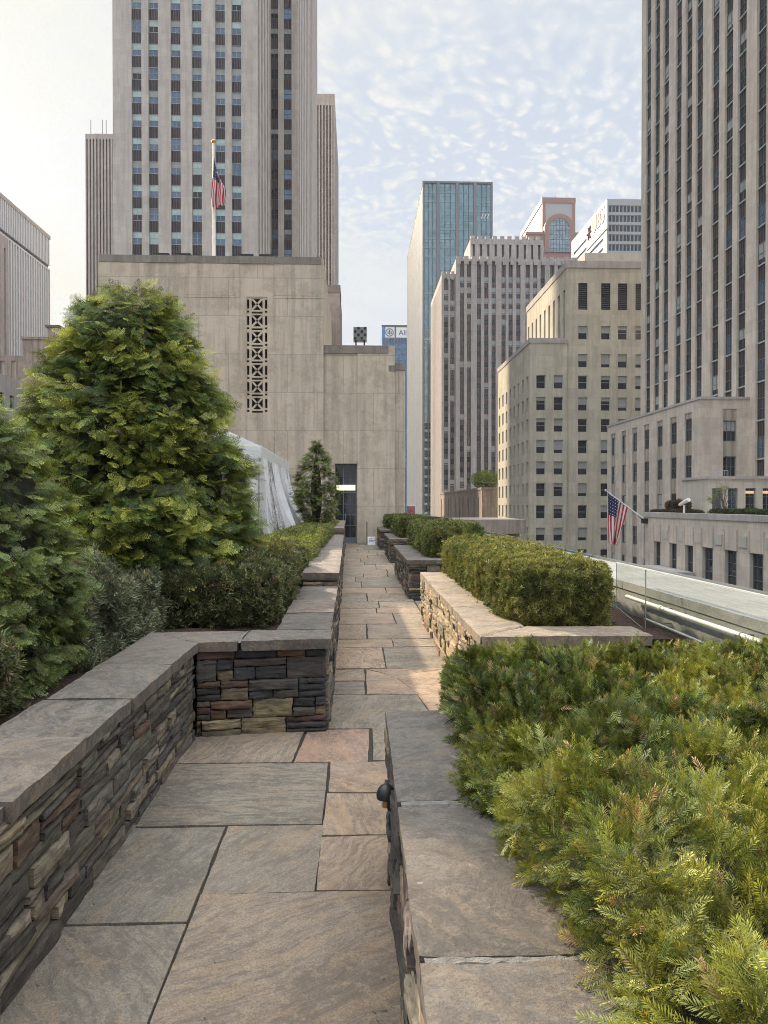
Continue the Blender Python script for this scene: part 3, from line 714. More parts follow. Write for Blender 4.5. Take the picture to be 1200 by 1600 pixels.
# ---- pink arched tower
def arch_tower():
    Y = 450.0; z0 = BASE; P = lambda px, py: at(px, py, Y)
    a = P(848, 310).x; c = P(898, 310).x; top = P(870, 309).z; H = top-z0
    b = Building('arched_tower', 'pink granite tower with a big arched window under its flat top', (a, Y, z0), frame='granite_pink', glasses=('glass_navy',), fw=0.25)
    m = MB(); cx = P(871, 370).x; cz = P(871, 362).z; r = (P(887, 0).x-P(855, 0).x)/2
    m.box(a, c, Y, Y+60, z0, top-3.2, 1, skip='b'); m.box(a-0.5, c+0.5, Y-0.4, Y+60.3, top-3.2, top, 0)
    m.box(a-0.3, a+1.6, Y-0.3, Y-0.002, z0, top-3.2, 0); m.box(c-1.6, c+0.3, Y-0.3, Y-0.002, z0, top-3.2, 0)
    part(m, 'wall', [M['granite_pink'], M['slab_white']], b.root)
    w = MB(); lw = P(821, 0).x; rw = P(905, 0).x
    w.box(lw, rw, Y-4, Y-0.35, z0, P(0, 357).z, 0, skip='b'); w.box(lw-0.4, rw+0.4, Y-4.4, Y-0.35, P(0, 359).z, P(0, 355).z)
    zb = P(0, 357).z
    for k in range(16):  # pale bands lower down
        z = zb-8-k*7.4; w.box(lw+0.5, rw-0.5, Y-4.25, Y-4.01, z-2.6, z, 1)
    part(w, 'lower_block', [M['granite_pink'], M['slab_white']], b.root)
    ar = MB(); n = 24
    for k in range(n):
        t0, t1 = math.pi*k/n, math.pi*(k+1)/n
        Q = lambda rr, t, y: (cx+rr*math.cos(t), y, cz+rr*math.sin(t))
        ar.face([Q(r+2.8, t0, Y-4.9), Q(r, t0, Y-4.9), Q(r, t1, Y-4.9), Q(r+2.8, t1, Y-4.9)]); ar.face([Q(r+2.8, t0, Y-4.9), Q(r+2.8, t1, Y-4.9), Q(r+2.8, t1, Y-0.5), Q(r+2.8, t0, Y-0.5)])
        ar.face([Q(r, t0, Y-4.9), Q(r, t0, Y-4.2), Q(r, t1, Y-4.2), Q(r, t1, Y-4.9)])
    zl = cz-14
    ar.box(cx-r-2.8, cx-r, Y-4.9, Y-4.3, zl, cz, skip=''); ar.box(cx+r, cx+r+2.8, Y-4.9, Y-4.3, zl, cz)
    part(ar, 'arch', [M['granite_pink']], b.root)
    gz = MB()
    pts = [(cx+r*math.cos(math.pi*k/n), Y-4.62, cz+r*math.sin(math.pi*k/n)) for k in range(n+1)]
    gz.face([(cx-r, Y-4.62, zl), (cx+r, Y-4.62, zl)] + pts, 0)
    for k in range(-3, 4): x = cx+k*r/3.6; zt = cz+math.sqrt(max(0, r*r-(x-cx)**2)); gz.box(x-0.12, x+0.12, Y-4.72, Y-4.63, zl, zt, 1)
    for k in range(9): z = zl+2+k*2.8; hw = r if z < cz else math.sqrt(max(0.01, r*r-(z-cz)**2)); gz.box(cx-hw, cx+hw, Y-4.7, Y-4.64, z-0.12, z+0.12, 1)
    part(gz, 'arched_window', [M['glass_sky'], M['frame_dark']], b.root)
    for px in (829, ):
        for k in range(7):
            z = zb-6-k*7.4; b.win((P(833, 0).x, Y-4.05, z-1.5), UX, -UY, 10, 4.2, 5, 1, 0, 'glass_navy')
    an = MB(); p = P(873, 309); an.tube([(p.x, Y+8, p.z-1), (p.x, Y+8, p.z+5)], 0.12, 5); part(an, 'antenna', [M['grey_metal']], b.root)
    b.finish()
    f = MB(); xf = P(897.5, 0).x
arch_tower()

# ---- white banded tower with letters
def banded_tower():
    Y = 346.0; z0 = BASE; P = lambda px, py: at(px, py, Y)
    a = P(948, 312).x; c = P(1040, 312).x; top = P(975, 311).z; H = top-z0
    b = Building('banded_tower', 'white banded office tower with lettering on its side, behind the pale penthouse', (a, Y, z0), frame='slab_white', glasses=('glass_navy',), fw=0.18)
    m = MB(); n = 15; p = (c-a-1.5)/n; cols = [(0.8+i*p+0.12, 0.8+(i+1)*p-0.12) for i in range(n)]
    rows = [(H-6.0-k*4.55-0.2, H-6.0-k*4.55+3.0) for k in range(10)][::-1]
    rows = [(r0, r1) for r0, r1 in rows]
    facade(m, b, (a, Y, z0), 'front', c-a, H, cols, rows, 'punched', 0.5, win=lambda o, U, N, w, h, k: b.win(o, U, N, w, h, 1, 1, 0, 'glass_navy'))
    Yb = at_x(893, 375, a).y; D = Yb-Y
    lrows = [(H-9.0-k*4.55, H-9.0-k*4.55+1.5) for k in range(8)][::-1]
    facade(m, b, (a, Yb, z0), 'left', D, H, [(4, D-5)], lrows, 'punched', 0.4, win=lambda o, U, N, w, h, k: b.win(o, U, N, w, h, 24, 1, 0, 'glass_steel'))
    hexa(m, a, c, Y+0.01, Yb, z0, top, 'flb'); m.box(a+4, c, Y+6, Yb-6, top, top+1.2, 0, skip='b')
    part(m, 'wall', [M['slab_white']], b.root)
    q = MB(); o = at_x(936, 350, a-0.3)
    q.box(a-0.42, a-0.02, o.y-12, o.y+19, o.z-6.4, o.z+6.8, 0); part(q, 'sign_board', [M['slab_white']], b.root)
    letters('UBS', (a-0.6, at_x(927, 0, a).y, at_x(927, 366, a).z), 11.0, 'left', M['sign_pale'], b.root, extrude=0.1, bold=0.25)
    k = MB(); ce = at_x(920.5, 364, a-0.62)
    for i in range(3):
        t = math.pi*i/3; dy, dz = math.cos(t)*3.6, math.sin(t)*3.6
        k.tube([(a-0.62, ce.y-dy, ce.z-dz), (a-0.62, ce.y+dy, ce.z+dz)], 0.42, 5)
    part(k, 'emblem', [M['sign_pale']], b.root)
    b.finish(100)
banded_tower()

# ---- mid distance limestone building with yellow-grey front
def mid_building():
    rng = random.Random(12)
    Y = 122.0; z0 = BASE; P = lambda px, py: at(px, py, Y)
    xw = P(828, 500).x; xm = P(886, 500).x; xe = P(1052, 500).x
    tw = P(828, 530).z; tm = P(886, 409).z
    b = Building('limestone_building', 'pale yellow grey limestone building with sash windows and tall louvres in the middle distance', (xw, Y, z0), frame='frame_pale', fw=0.09)
    m = MB(); fl = 3.62
    z_r = P(900, 840).z   # centre line of the row lowest in view
    zs = [P(900, y).z for y in (519, 563, 597, 631, 664.5, 698, 731.5, 765.5, 800, 835)]
    low = [zs[-1]-fl*k for k in range(1, 7)]
    hw = 1.13
    rows = sorted([(z-hw-z0, z+hw-z0) for z in zs+low])
    wf = sash(b, rng, 0.25, nx=1)
    cols_w = [(P(px, 0).x-xw-0.78, P(px, 0).x-xw+0.78) for px in (846.5, 874)]
    Hw = tw-z0; rw = [r for r in rows if r[1] < Hw-2.5]
    facade(m, b, (xw, Y, z0), 'front', xm-xw, Hw, cols_w, rw, 'punched', 0.28, win=wf)
    Yb = at_x(778, 600, xw).y; D = Yb-Y; n = 8; p = D/n
    wl = sash(b, rng, 0.8)
    facade(m, b, (xw, Yb, z0), 'left', D, Hw, even(p*0.3, n, p, 1.35), rw, 'punched', 0.28, win=wl)
    hexa(m, xw, xm-0.01, Y+0.01, Yb, z0, tw, 'flrb')
    Hm = tm-z0
    cols_m = [(P(px, 0).x-xm-0.78, P(px, 0).x-xm+0.78) for px in (913, 949, 975.5, 1003, 1030)]
    lv = (P(0, 474).z-z0, P(0, 431).z-z0)
    def wm(o, U, N, w, h, k):
        if h > 3: b.win(o, U, N, w, h, 1, 1, 0, 'glass_dark', 'louver', 'louver')
        else: wf(o, U, N, w, h, k)
    facade(m, b, (xm, Y+0.3, z0), 'front', xe-xm, Hm, cols_m, rows+[lv], 'punched', 0.28, win=wm)
    Ym = at_x(823, 480, xm).y; D = Ym-Y-0.3; n = 9; p = D/n
    sv = tw-z0-1.5
    facade(m, b, (xm, Ym, z0), 'left', D, Hm, even(p*0.35, n, p, 1.2), [], 'strip', 0.0, 0.5, 1, 0, (sv, Hm-4.2))
    hexa(m, xm, xe, Y+0.31, Ym, z0, tm, 'flb')
    m.box(xm-0.12, xe, Y+0.15, Ym+0.1, tm-0.9, tm+0.25, 2, skip='')
    m.box(xw-0.10, xm-0.13, Y-0.12, Yb+0.1, tw-0.6, tw+0.2, 2)
    # penthouse
    zp = P(0, 383).z
    xs = at(914, 400, Y+3.5).x
    m.box(xs, xe, Y+3.5, Ym-2, tm+0.25, at(0, 383, Y+3.5).z, 3, skip='b')
    part(m, 'wall', [M['lime_mid'], M['spandrel'], M['lime_step'], M['lime_pale']], b.root); b.finish()
mid_building()

# ---- low fluted podium with a budding tree
def podium():
    X = 27.6; Y0, Y1 = at_x(753, 765, X).y, at_x(688, 773, X).y; top = at_x(753, 765, X).z; z0 = BASE
    b = Building('fluted_building', 'low weathered stone building with streaked side wall and a railed roof below the stepped tower', (X, Y0, z0)); m = MB(); H = top-z0; D = Y1-Y0
    n = 10; p = D/n
    facade(m, b, (X, Y1, z0), 'left', D, H, [(i*p+p*0.3+(i % 3)*1.1, i*p+p*0.52+(i % 3)*1.1) for i in range(n)], [], 'strip', 0.0, 0.12, 1, 0, (6, H-1.6))
    hexa(m, X, X+26, Y0, Y1, z0, top, 'lb'); m.box(X-0.15, X+26, Y0-0.15, Y1, top, top+0.5, 0, skip='b')
    part(m, 'wall', [M['lime_podium'], M['spandrel_plum']], b.root)
    r = MB()
    for k in range(14): y = Y0+1+k*5.5; r.tube([(X+0.8, y, top+0.4), (X+0.8, y, top+1.6)], 0.05, 4)
    r.tube([(X+0.8, Y0+1, top+1.6), (X+0.8, Y1-2, top+1.6)], 0.05, 4); r.tube([(X+0.8, Y0+1, top+1.0), (X+0.8, Y1-2, top+1.0)], 0.04, 4)
    for k in range(9): r.tube([(X+0.8+k*2, Y0+1, top+0.4), (X+0.8+k*2, Y0+1, top+1.6)], 0.05, 4)
    r.tube([(X+0.8, Y0+1, top+1.6), (X+18, Y0+1, top+1.6)], 0.05, 4)
    part(r, 'railing', [M['grey_metal']], b.root); b.finish()
    return X, Y0, top
POD = podium()

# ---- tall right-hand tower, its lower wing, and the block with the flag
def right_tower():
    rng = random.Random(14); z0 = BASE; X = 38.6; fl = 3.72
    Yf = at_x(1002, 300, X).y; Yn = 52.0; top = 125.0; H = top-z0; D = Yf-Yn
    b = Building('office_tower', 'tall limestone tower with close dark window strips filling the right edge of the photo', (X, Yn, z0), frame='frame_blue', fw=0.07)
    m = MB(); cols = []
    for px in (1012.7, 1026.2, 1040, 1059.5, 1075.7, 1092, 1117, 1138, 1158.5, 1189, 1216, 1243, 1285, 1318):
        y = at_x(px, 300, X).y
        if y > Yn+2: cols.append((Yf-y-0.84, Yf-y+0.84))
    zr = at_x(1189, 655, X).z; rows = []
    k = -12
    while True:
        v = zr-z0+k*fl
        if v+2.1 > H-2: break
        if v > 12: rows.append((v, v+2.1))
        k += 1
    def w(o, U, N, ww, h, kk):
        r = rng.random(); b.win(o, U, N, ww, h, 2, 2, 0.5 if r < .14 else (0.75 if r < .22 else 0.0), 'glass_dark' if r < 0.75 else 'glass_steel', '', 'frame_blue')
    facade(m, b, (X, Yf, z0), 'left', D, H, cols, rows, 'strip', 0.03, 0.25, 1, 0, (8, H-0.8), w)
    # pale sill bars carry across the strips once a storey
    for (u0, u1) in cols:
        for (v0, v1) in rows: m.box(X+0.10, X+0.245, Yf-u1+0.01, Yf-u0-0.01, z0+v0-0.12, z0+v0, 2)
    hexa(m, X, X+30, Yn, Yf, z0, top, 'lb')
    part(m, 'wall', [M['lime_right'], M['spandrel'], M['frame_pale']], b.root); b.finish()
    # wing
    Xw = 33.6; Ya = at_x(1093, 650, Xw).y; Yb = 98.0; tz = at_x(1093, 623, Xw).z; H = tz-z0; D = Yb-Ya
    b = Building('limestone_wing', 'four storey limestone wing with narrow sash windows at the foot of the right tower', (Xw, Ya, z0), frame='frame_blue', fw=0.09)
    m = MB(); cols = []
    for px in (958, 974.5, 991.5, 1010, 1030.5, 1052, 1075):
        y = at_x(px, 700, Xw).y; cols.append((Yb-y-0.80, Yb-y+0.80))
    zc = [at_x(1075, y, Xw).z for y in (672, 729, 788)]
    zc += [zc[-1]-3.75*k for k in range(1, 8)]
    rows = sorted((z-1.15-z0, z+1.15-z0) for z in zc)
    wf = sash(b, rng, 0.85, nx=1)
    facade(m, b, (Xw, Yb, z0), 'left', D, H, cols, rows, 'strip', 0.10, 0.10, 1, 0, (5, H-1.1), wf)
    u = [(at(1130, 700, Ya).x-Xw, at(1151, 700, Ya).x-Xw)]
    rf = [(at(0, 686, Ya).z-z0, at(0, 652, Ya).z-z0)]; rf = [(at(0, 744, Ya).z-z0, at(0, 710, Ya).z-z0)] + rf
    facade(m, b, (Xw, Ya, z0), 'front', X-Xw, H, u, rf, 'strip', 0.2, 0.08, 1, 0, (rf[0][0]-1, H-1.0), lambda o, U, N, w, h, k: b.win(o, U, N, w, h, 3, 2, 0.5 if k else 0, 'glass_dark', '', 'frame_blue'))
    hexa(m, Xw, X-0.01, Ya+0.01, Yb, z0, tz, 'flb')
    for z in (tz-0.05,): m.box(Xw-0.1, X-0.012, Ya-0.1, Yb, z, z+0.25, 2)
    part(m, 'wall', [M['lime_wing'], M['spandrel_lime'], M['lime_step']], b.root); b.finish()
    # front block
    Xb = 27.0; Yc = at_x(1008, 800, Xb).y; Yd = 30.0; tz = at_x(1100, 802.5, Xb).z; H = tz-z0; D = Yc-Yd
    b = Building('limestone_block', 'low limestone block with tall dark windows, planted roof and angled flagpole at its corner', (Xb, Yd, z0), frame='frame_blue', fw=0.08)
    m = MB(); cols = []; tall = []
    for px in (1026.8, 1051.5, 1076.5): y = at_x(px, 850, Xb).y; cols.append((Yc-y-0.72, Yc-y+0.72))
    for px in (1105.5, 1141.5, 1182, 1230, 1285, 1350, 1430): y = at_x(px, 850, Xb).y; tall.append((Yc-y-0.85, Yc-y+0.85))
    v1 = at_x(1182, 865, Xb).z-z0; v0 = v1-5.6
    rows = [(v0-6.5, v0-1.2), (v0, v1)]
    us = tall[0][0]-1.6
    w2 = lambda o, U, N, w, h, k: b.win(o, U, N, w, h, 2, 4, 0, 'glass_dark', '', 'frame_blue')
    facade(m, b, (Xb, Yc, z0), 'left', us, H, cols, rows, 'punched', 0.3, win=w2)
    facade(m, b, (Xb, Yc-us, z0), 'left', D-us, H, [(p-us, q-us) for p, q in tall], rows, 'punched', 0.3, win=lambda o, U, N, w, h, k: b.win(o, U, N, w, h, 3, 6, 0, 'glass_dark', '', 'frame_blue'))
    # shallow sunk flutes above the windows
    for (p, q) in cols+tall:
        for uu in (p-0.12, q+0.02): m.box(Xb-0.09, Xb-0.003, Yc-uu-0.10, Yc-uu, z0+v1+0.0, tz-1.1, 0, skip='')
    mid = [(cols+tall)[i][1]*0.5+(cols+tall)[i+1][0]*0.5 for i in range(len(cols+tall)-1)]
    for uu in mid: m.box(Xb-0.07, Xb-0.003, Yc-uu-0.55, Yc-uu+0.55, z0+v1+0.3, tz-1.5, 2)
    hexa(m, Xb, 60, Yd, Yc, z0, tz-0.35, 'lb')
    m.box(Xb+0.002, Xb+0.5, Yd, Yc, tz-0.35, tz, 0, skip='lb'); m.box(Xb-0.1, Xb-0.002, Yd, Yc, tz-0.45, tz-0.02, 3)
    m.box(Xb-3.4, Xb-0.11, at_x(1076, 880, Xb).y-1.2, at_x(1030, 880, Xb).y, z0, at_x(1060, 889, Xb).z, 3, skip='b')
    part(m, 'wall', [M['lime_wing'], M['spandrel_lime'], M['lime_pale'], M['lime_step']], b.root)
    # penthouse on the block
    Yp = 66.0; xa = at(1106, 760, Yp).x; zt = at(1106, 748, Yp).z; zb = tz-0.35; pm = MB(); xe = 60
    cols = []
    for px, w in ((1120.5, 8), (1145, 8), (1173, 8.5), (1200, 8.5)): x = at(px, 780, Yp).x-xa; cols.append((x-w*0.0572, x+w*0.0572))
    facade(pm, b, (xa, Yp, zb), 'front', xe-xa, zt-zb, cols, [(0.35, zt-zb-0.85)], 'punched', 0.3, win=lambda o, U, N, w, h, k: b.win(o, U, N, w, h, 2, 3, 0, 'warm_room' if o.x > at(1160, 780, Yp).x and False else 'glass_steel' if o.x < at(1160, 780, Yp).x else 'glass_dark', '', 'frame_blue'))
    pm.box(xa, xe, Yp+0.01, Ya-0.01, zb, zt, 0, skip='fb'); pm.box(xa-0.15, xe, Yp-0.2, Ya-0.01, zt, zt+0.22, 1)
    part(pm, 'penthouse', [M['lime_pale'], M['lime_step']], b.root)
    for px in (1173, 1200):
        lm = MB(); p = at(px, 769, Yp); lm.box(p.x-0.4, p.x+0.4, Yp+0.22, Yp+0.26, p.z-0.12, p.z+0.12); part(lm, 'lamp', [M['warm_room']], b.root)
    rl = MB(); p0 = at(1116, 740, Yp+2); 
    for xx in (0, 0.35, 1.0, 1.3): rl.tube([(p0.x+xx, Yp+2, zt), (p0.x+xx, Yp+2, zt+0.85)], 0.03, 5)
    rl.tube([(p0.x, Yp+2, zt+0.85), (p0.x+1.3, Yp+2, zt+0.85)], 0.03, 5); part(rl, 'roof_ladder', [M['slab_white']], b.root)
    b.finish()
    return Xb, Yc, tz, Ya
RB = right_tower()

# ---- flags
def flag_mat():
    def fn(t, b, out):
        tint = t.new('ShaderNodeVertexColor', layer_name='tint').outputs[0]; r, g_, bl = t.sep(tint)
        # r = along the fly, g = down the hoist
        stripe = t.math('LESS_THAN', t.math('FRACT', t.math('MULTIPLY', g_, 6.5)), 0.5)
        c = t.mix(stripe, (0.62, 0.60, 0.58), (0.40, 0.010, 0.025))
        can = t.math('MULTIPLY', t.math('LESS_THAN', r, 0.40), t.math('LESS_THAN', g_, 7/13))
        u = t.math('MULTIPLY', r, 6/0.40); v = t.math('MULTIPLY', g_, 5/(7/13))
        du = t.math('SUBTRACT', t.math('FRACT', u), 0.5); dv = t.math('SUBTRACT', t.math('FRACT', v), 0.5)
        star = t.math('LESS_THAN', t.math('ADD', t.math('MULTIPLY', du, du), t.math('MULTIPLY', dv, dv)), 0.025)
        cc = t.mix(star, (0.012, 0.018, 0.075), (0.6, 0.6, 0.6))
        t.put(b.inputs['Base Color'], t.mix(can, c, cc)); b.inputs['Roughness'].default_value = 0.8
    return material('flag_cloth', fn)
M['flag_cloth'] = flag_mat()
def cloth_grid(f, nu, nv):
    mb = MB(); mb.smooth = True; idx = {}
    for i in range(nu+1):
        for j in range(nv+1): idx[i, j] = mb.vert(f(i/nu, j/nv), (i/nu, j/nv, 0))
    for i in range(nu):
        for j in range(nv): mb.f.append([idx[i, j], idx[i+1, j], idx[i+1, j+1], idx[i, j+1]]); mb.m.append(0)
    return mb
def right_flag():
    Y = RB[1]-0.5; base = at(1007, 812, Y); tip = at(946.5, 766.5, Y-0.6)
    t = thing('flagpole', 'angled white flagpole sticking out from the corner of the low limestone block', 'flagpole', tuple(base))
    m = MB(); m.tube([base, tip], [0.09, 0.05], 8); part(m, 'pole', [M['white_paint']], t)
    m = MB(); m.lathe((tip.x, tip.y, tip.z-0.13), [(0.001, 0), (0.10, 0.04), (0.13, 0.13), (0.10, 0.22), (0.001, 0.27)], 10); part(m, 'finial', [M['steel']], t)
    m = MB(); m.box(base.x-0.25, base.x+0.3, base.y-0.2, base.y+0.2, base.z-0.35, base.z+0.12); m.tube([base+Vector((0.1, 0, -0.3)), base.lerp(tip, 0.22)], 0.04, 5); part(m, 'bracket', [M['black_metal']], t)
    m = MB(); m.tube([base+Vector((0, 0, 1.4)), base.lerp(tip, 0.5)], 0.012, 4); part(m, 'stay', [M['grey_metal']], t)
    T = tip.lerp(base, 0.06) + Vector((0, 0, -0.08)); L = tip.lerp(base, 0.56) + Vector((0, 0, -0.08))
    px = lambda x, y: at(x, y, Y-0.3)
    eT = px(953, 849); eL = px(963, 852); mT = px(950, 812); mL = px(973, 822)
    def f(u, v):
        a = T.lerp(L, v); b_ = mT.lerp(mL, v); c = eT.lerp(eL, v)
        p = a.lerp(b_, u).lerp(b_.lerp(c, u), u)*1.0
        w = 0.26*math.sin(v*11+u*2.0)*(0.25+u) + 0.10*math.sin(v*23-u*5)*u
        return p + Vector((0.05*math.sin(v*17+u*3)*u, w, 0.0))
    o = cloth_grid(f, 40, 52).build('flag', [M['flag_cloth']]); tag(o, 'American flag with bright stripes draped from the angled pole on the right', 'flag', 'American flags')
right_flag()

# ---- roof garden on the block: hedge strips, a covered telescope, thin tree: foliage comes later
def scope():
    p = at_x(1069, 797, RB[0]+0.55); z = RB[2]-0.35
    t = thing('telescope', 'white coin telescope on a pedestal at the edge of the low block roof', 'telescope', (p.x, p.y, z))
    m = MB(); m.lathe((p.x, p.y, z), [(0.22, 0), (0.22, 0.05), (0.09, 0.1), (0.08, 0.95), (0.12, 1.0)], 10); part(m, 'pedestal', [M['white_paint']], t)
    m = MB(); m.tube([(p.x-0.1, p.y+0.65, z+1.02), (p.x, p.y, z+1.25), (p.x+0.1, p.y-0.65, z+1.45)], [0.12, 0.17, 0.17], 10); part(m, 'barrel', [M['white_paint']], t)
scope()

# ================================================================== THE ROOF TERRACE
# ---- stonework helpers
def fbm(x, y, z, o=4): return mnoise.fractal(Vector((x, y, z)), 0.9, 2.1, o)
PAL = [((0.055, 0.052, 0.052), 7), ((0.085, 0.075, 0.065), 6), ((0.13, 0.115, 0.10), 5), ((0.21, 0.165, 0.11), 5), ((0.30, 0.235, 0.15), 3), ((0.15, 0.080, 0.045), 0.8), ((0.105, 0.070, 0.058), 1.4), ((0.24, 0.21, 0.17), 2)]
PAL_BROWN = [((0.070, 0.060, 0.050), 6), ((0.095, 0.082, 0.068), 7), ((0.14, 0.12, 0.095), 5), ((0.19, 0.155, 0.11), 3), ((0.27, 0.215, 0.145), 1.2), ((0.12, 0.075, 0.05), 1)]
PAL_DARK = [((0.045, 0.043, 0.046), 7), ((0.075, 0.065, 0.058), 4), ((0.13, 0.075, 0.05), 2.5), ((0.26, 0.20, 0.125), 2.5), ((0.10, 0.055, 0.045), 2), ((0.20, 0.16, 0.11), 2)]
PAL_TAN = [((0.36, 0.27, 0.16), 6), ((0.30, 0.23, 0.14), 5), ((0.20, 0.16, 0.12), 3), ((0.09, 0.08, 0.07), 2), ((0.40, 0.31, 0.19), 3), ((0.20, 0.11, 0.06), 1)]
def pick(rng, pal):
    r = rng.random()*sum(w for _, w in pal)
    for c, w in pal:
        r -= w
        if r <= 0: break
    k = rng.uniform(0.8, 1.25); return tuple(v*k*rng.uniform(0.95, 1.05) for v in c)
def stone_run(mb, p0, p1, N, z0, z1, rng, cell=0.03, pal=PAL, avg=0.30, thin=1.0, proud=0.022):
    """coursed rubble face from p0 to p1 (xy), facing N; every stone has its own lumpy cleft face"""
    p0 = Vector((*p0, 0)); p1 = Vector((*p1, 0)); L = (p1-p0).length; U = (p1-p0)/L; N = Vector(N).normalized()
    cells = []; v = z0
    while v < z1-0.02:
        h = min(rng.uniform(0.075, 0.155)*thin, z1-v)
        if z1-v-h < 0.035: h = z1-v
        u = -rng.uniform(0, 0.1)
        while u < L:
            w = rng.uniform(0.4, 1.6)*avg; u1 = min(u+w, L)
            if L-u1 < 0.07: u1 = L
            r = rng.random(); a = max(u, 0)
            if r < 0.42 or h < 0.08: cells.append((a, u1, v, v+h))
            elif r < 0.85:
                s = v+h*rng.uniform(0.32, 0.68)
                if rng.random() < 0.5:
                    mu = a+(u1-a)*rng.uniform(0.35, 0.65); cells += [(a, mu, v, s), (mu, u1, v, s), (a, u1, s, v+h)]
                else: cells += [(a, u1, v, s), (a, u1, s, v+h)]
            else: cells += [(a, u1, v, v+h*0.33), (a, u1, v+h*0.33, v+h*0.68), (a, u1, v+h*0.68, v+h)]
            u = u1
        v += h
    g = 0.0035
    for (u0, u1, v0, v1) in cells:
        if u1-u0 < 0.02 or v1-v0 < 0.012: continue
        a0, a1, b0, b1 = u0+g, u1-g, v0+g, v1-g
        nx = max(2, min(14, int((a1-a0)/cell))); nz = max(2, min(7, int((b1-b0)/(cell*0.7))))
        c = pick(rng, pal); pr = rng.uniform(0.0, 1.0)**1.5*proud; tilt = rng.uniform(-0.012, 0.012); sx = rng.uniform(0, 90)
        idx = {}
        for i in range(-1, nx+2):
            for j in range(-1, nz+2):
                ii, jj = min(max(i, 0), nx), min(max(j, 0), nz); s, t = ii/nx, jj/nz
                edge = min(ii, nx-ii, jj, nz-jj)
                out = pr + tilt*(s-0.5)*2 + fbm(sx+s*(a1-a0)*9, t*(b1-b0)*22, sx)*0.007
                jit = fbm(sx+s*5, t*3+4, 7.1+sx)*0.006
                if edge == 0: out -= 0.006
                if i != ii or j != jj: out = -0.055
                q = p0 + U*(a0+(a1-a0)*s + (jit if ii in (0, nx) else 0)) + UZ*(b0+(b1-b0)*t + (jit if jj in (0, nz) else 0)) + N*out
                idx[i, j] = mb.vert(q, c)
        for i in range(-1, nx+1):
            for j in range(-1, nz+1): mb.f.append([idx[i, j], idx[i+1, j], idx[i+1, j+1], idx[i, j+1]]); mb.m.append(0)
def slab(mb, q, z0, z1, rng, cell=0.06, rough=0.006, tint=None, und=0.0015, m=0, drop=0.004):
    """stone slab on the quad q (4 xy corners, anticlockwise) with worn, slightly uneven edges"""
    q = [Vector((*p, 0)) for p in q]
    L = max((q[1]-q[0]).length, (q[2]-q[3]).length); D = max((q[3]-q[0]).length, (q[2]-q[1]).length)
    nx = max(2, min(40, int(L/cell))); ny = max(2, min(40, int(D/cell)))
    tint = tint or (rng.random(), rng.random(), rng.random()); sx = rng.uniform(0, 90); idx = {}
    ce = (q[0]+q[1]+q[2]+q[3])/4; tx, ty = rng.uniform(-1, 1)*und, rng.uniform(-1, 1)*und
    for i in range(-1, nx+2):
        for j in range(-1, ny+2):
            ii, jj = min(max(i, 0), nx), min(max(j, 0), ny); s, t = ii/nx, jj/ny
            p = q[0]*(1-s)*(1-t)+q[1]*s*(1-t)+q[2]*s*t+q[3]*(1-s)*t
            edge = min(ii, nx-ii, jj, ny-jj); z = z1 + fbm(p.x*1.7+sx, p.y*1.7, 3)*und*1.5 + (s-0.5)*tx + (t-0.5)*ty
            if edge == 0:
                z -= drop*(0.5+abs(fbm(p.x*6, p.y*6, sx, 3)))
                dv = (p-ce); k = fbm(p.x*4.5, p.y*4.5, sx+5, 3)*rough + fbm(p.x*21, p.y*21, sx, 2)*rough*0.5
                if dv.length > 0: p = p + dv.normalized()*k
            if i != ii or j != jj: z = z0; p = p + (ce-p).normalized()*0.006*(1 if z0 > 0 else 0)
            idx[i, j] = mb.vert((p.x, p.y, z), tint)
    for i in range(-1, nx+1):
        for j in range(-1, ny+1): mb.f.append([idx[i, j], idx[i+1, j], idx[i+1, j+1], idx[i, j+1]]); mb.m.append(m)
def quad(x0, x1, y0, y1, j=0.0, rng=random): return [(x0+rng.uniform(-j, j), y0+rng.uniform(-j, j)), (x1+rng.uniform(-j, j), y0+rng.uniform(-j, j)), (x1+rng.uniform(-j, j), y1+rng.uniform(-j, j)), (x0+rng.uniform(-j, j), y1+rng.uniform(-j, j))]

# ---- ground of the terrace
g = MB(); g.box(-16, 3.3, -4, 52, BASE, -0.35, 0, skip='b'); struct(g, 'roof_deck', M['roof_dark'])
g = MB(); g.face([(-16, -4, -0.016), (2.62, -4, -0.016), (2.62, 29.79, -0.016), (-16, 29.79, -0.016)]); struct(g, 'joint_bed', M['joint'])

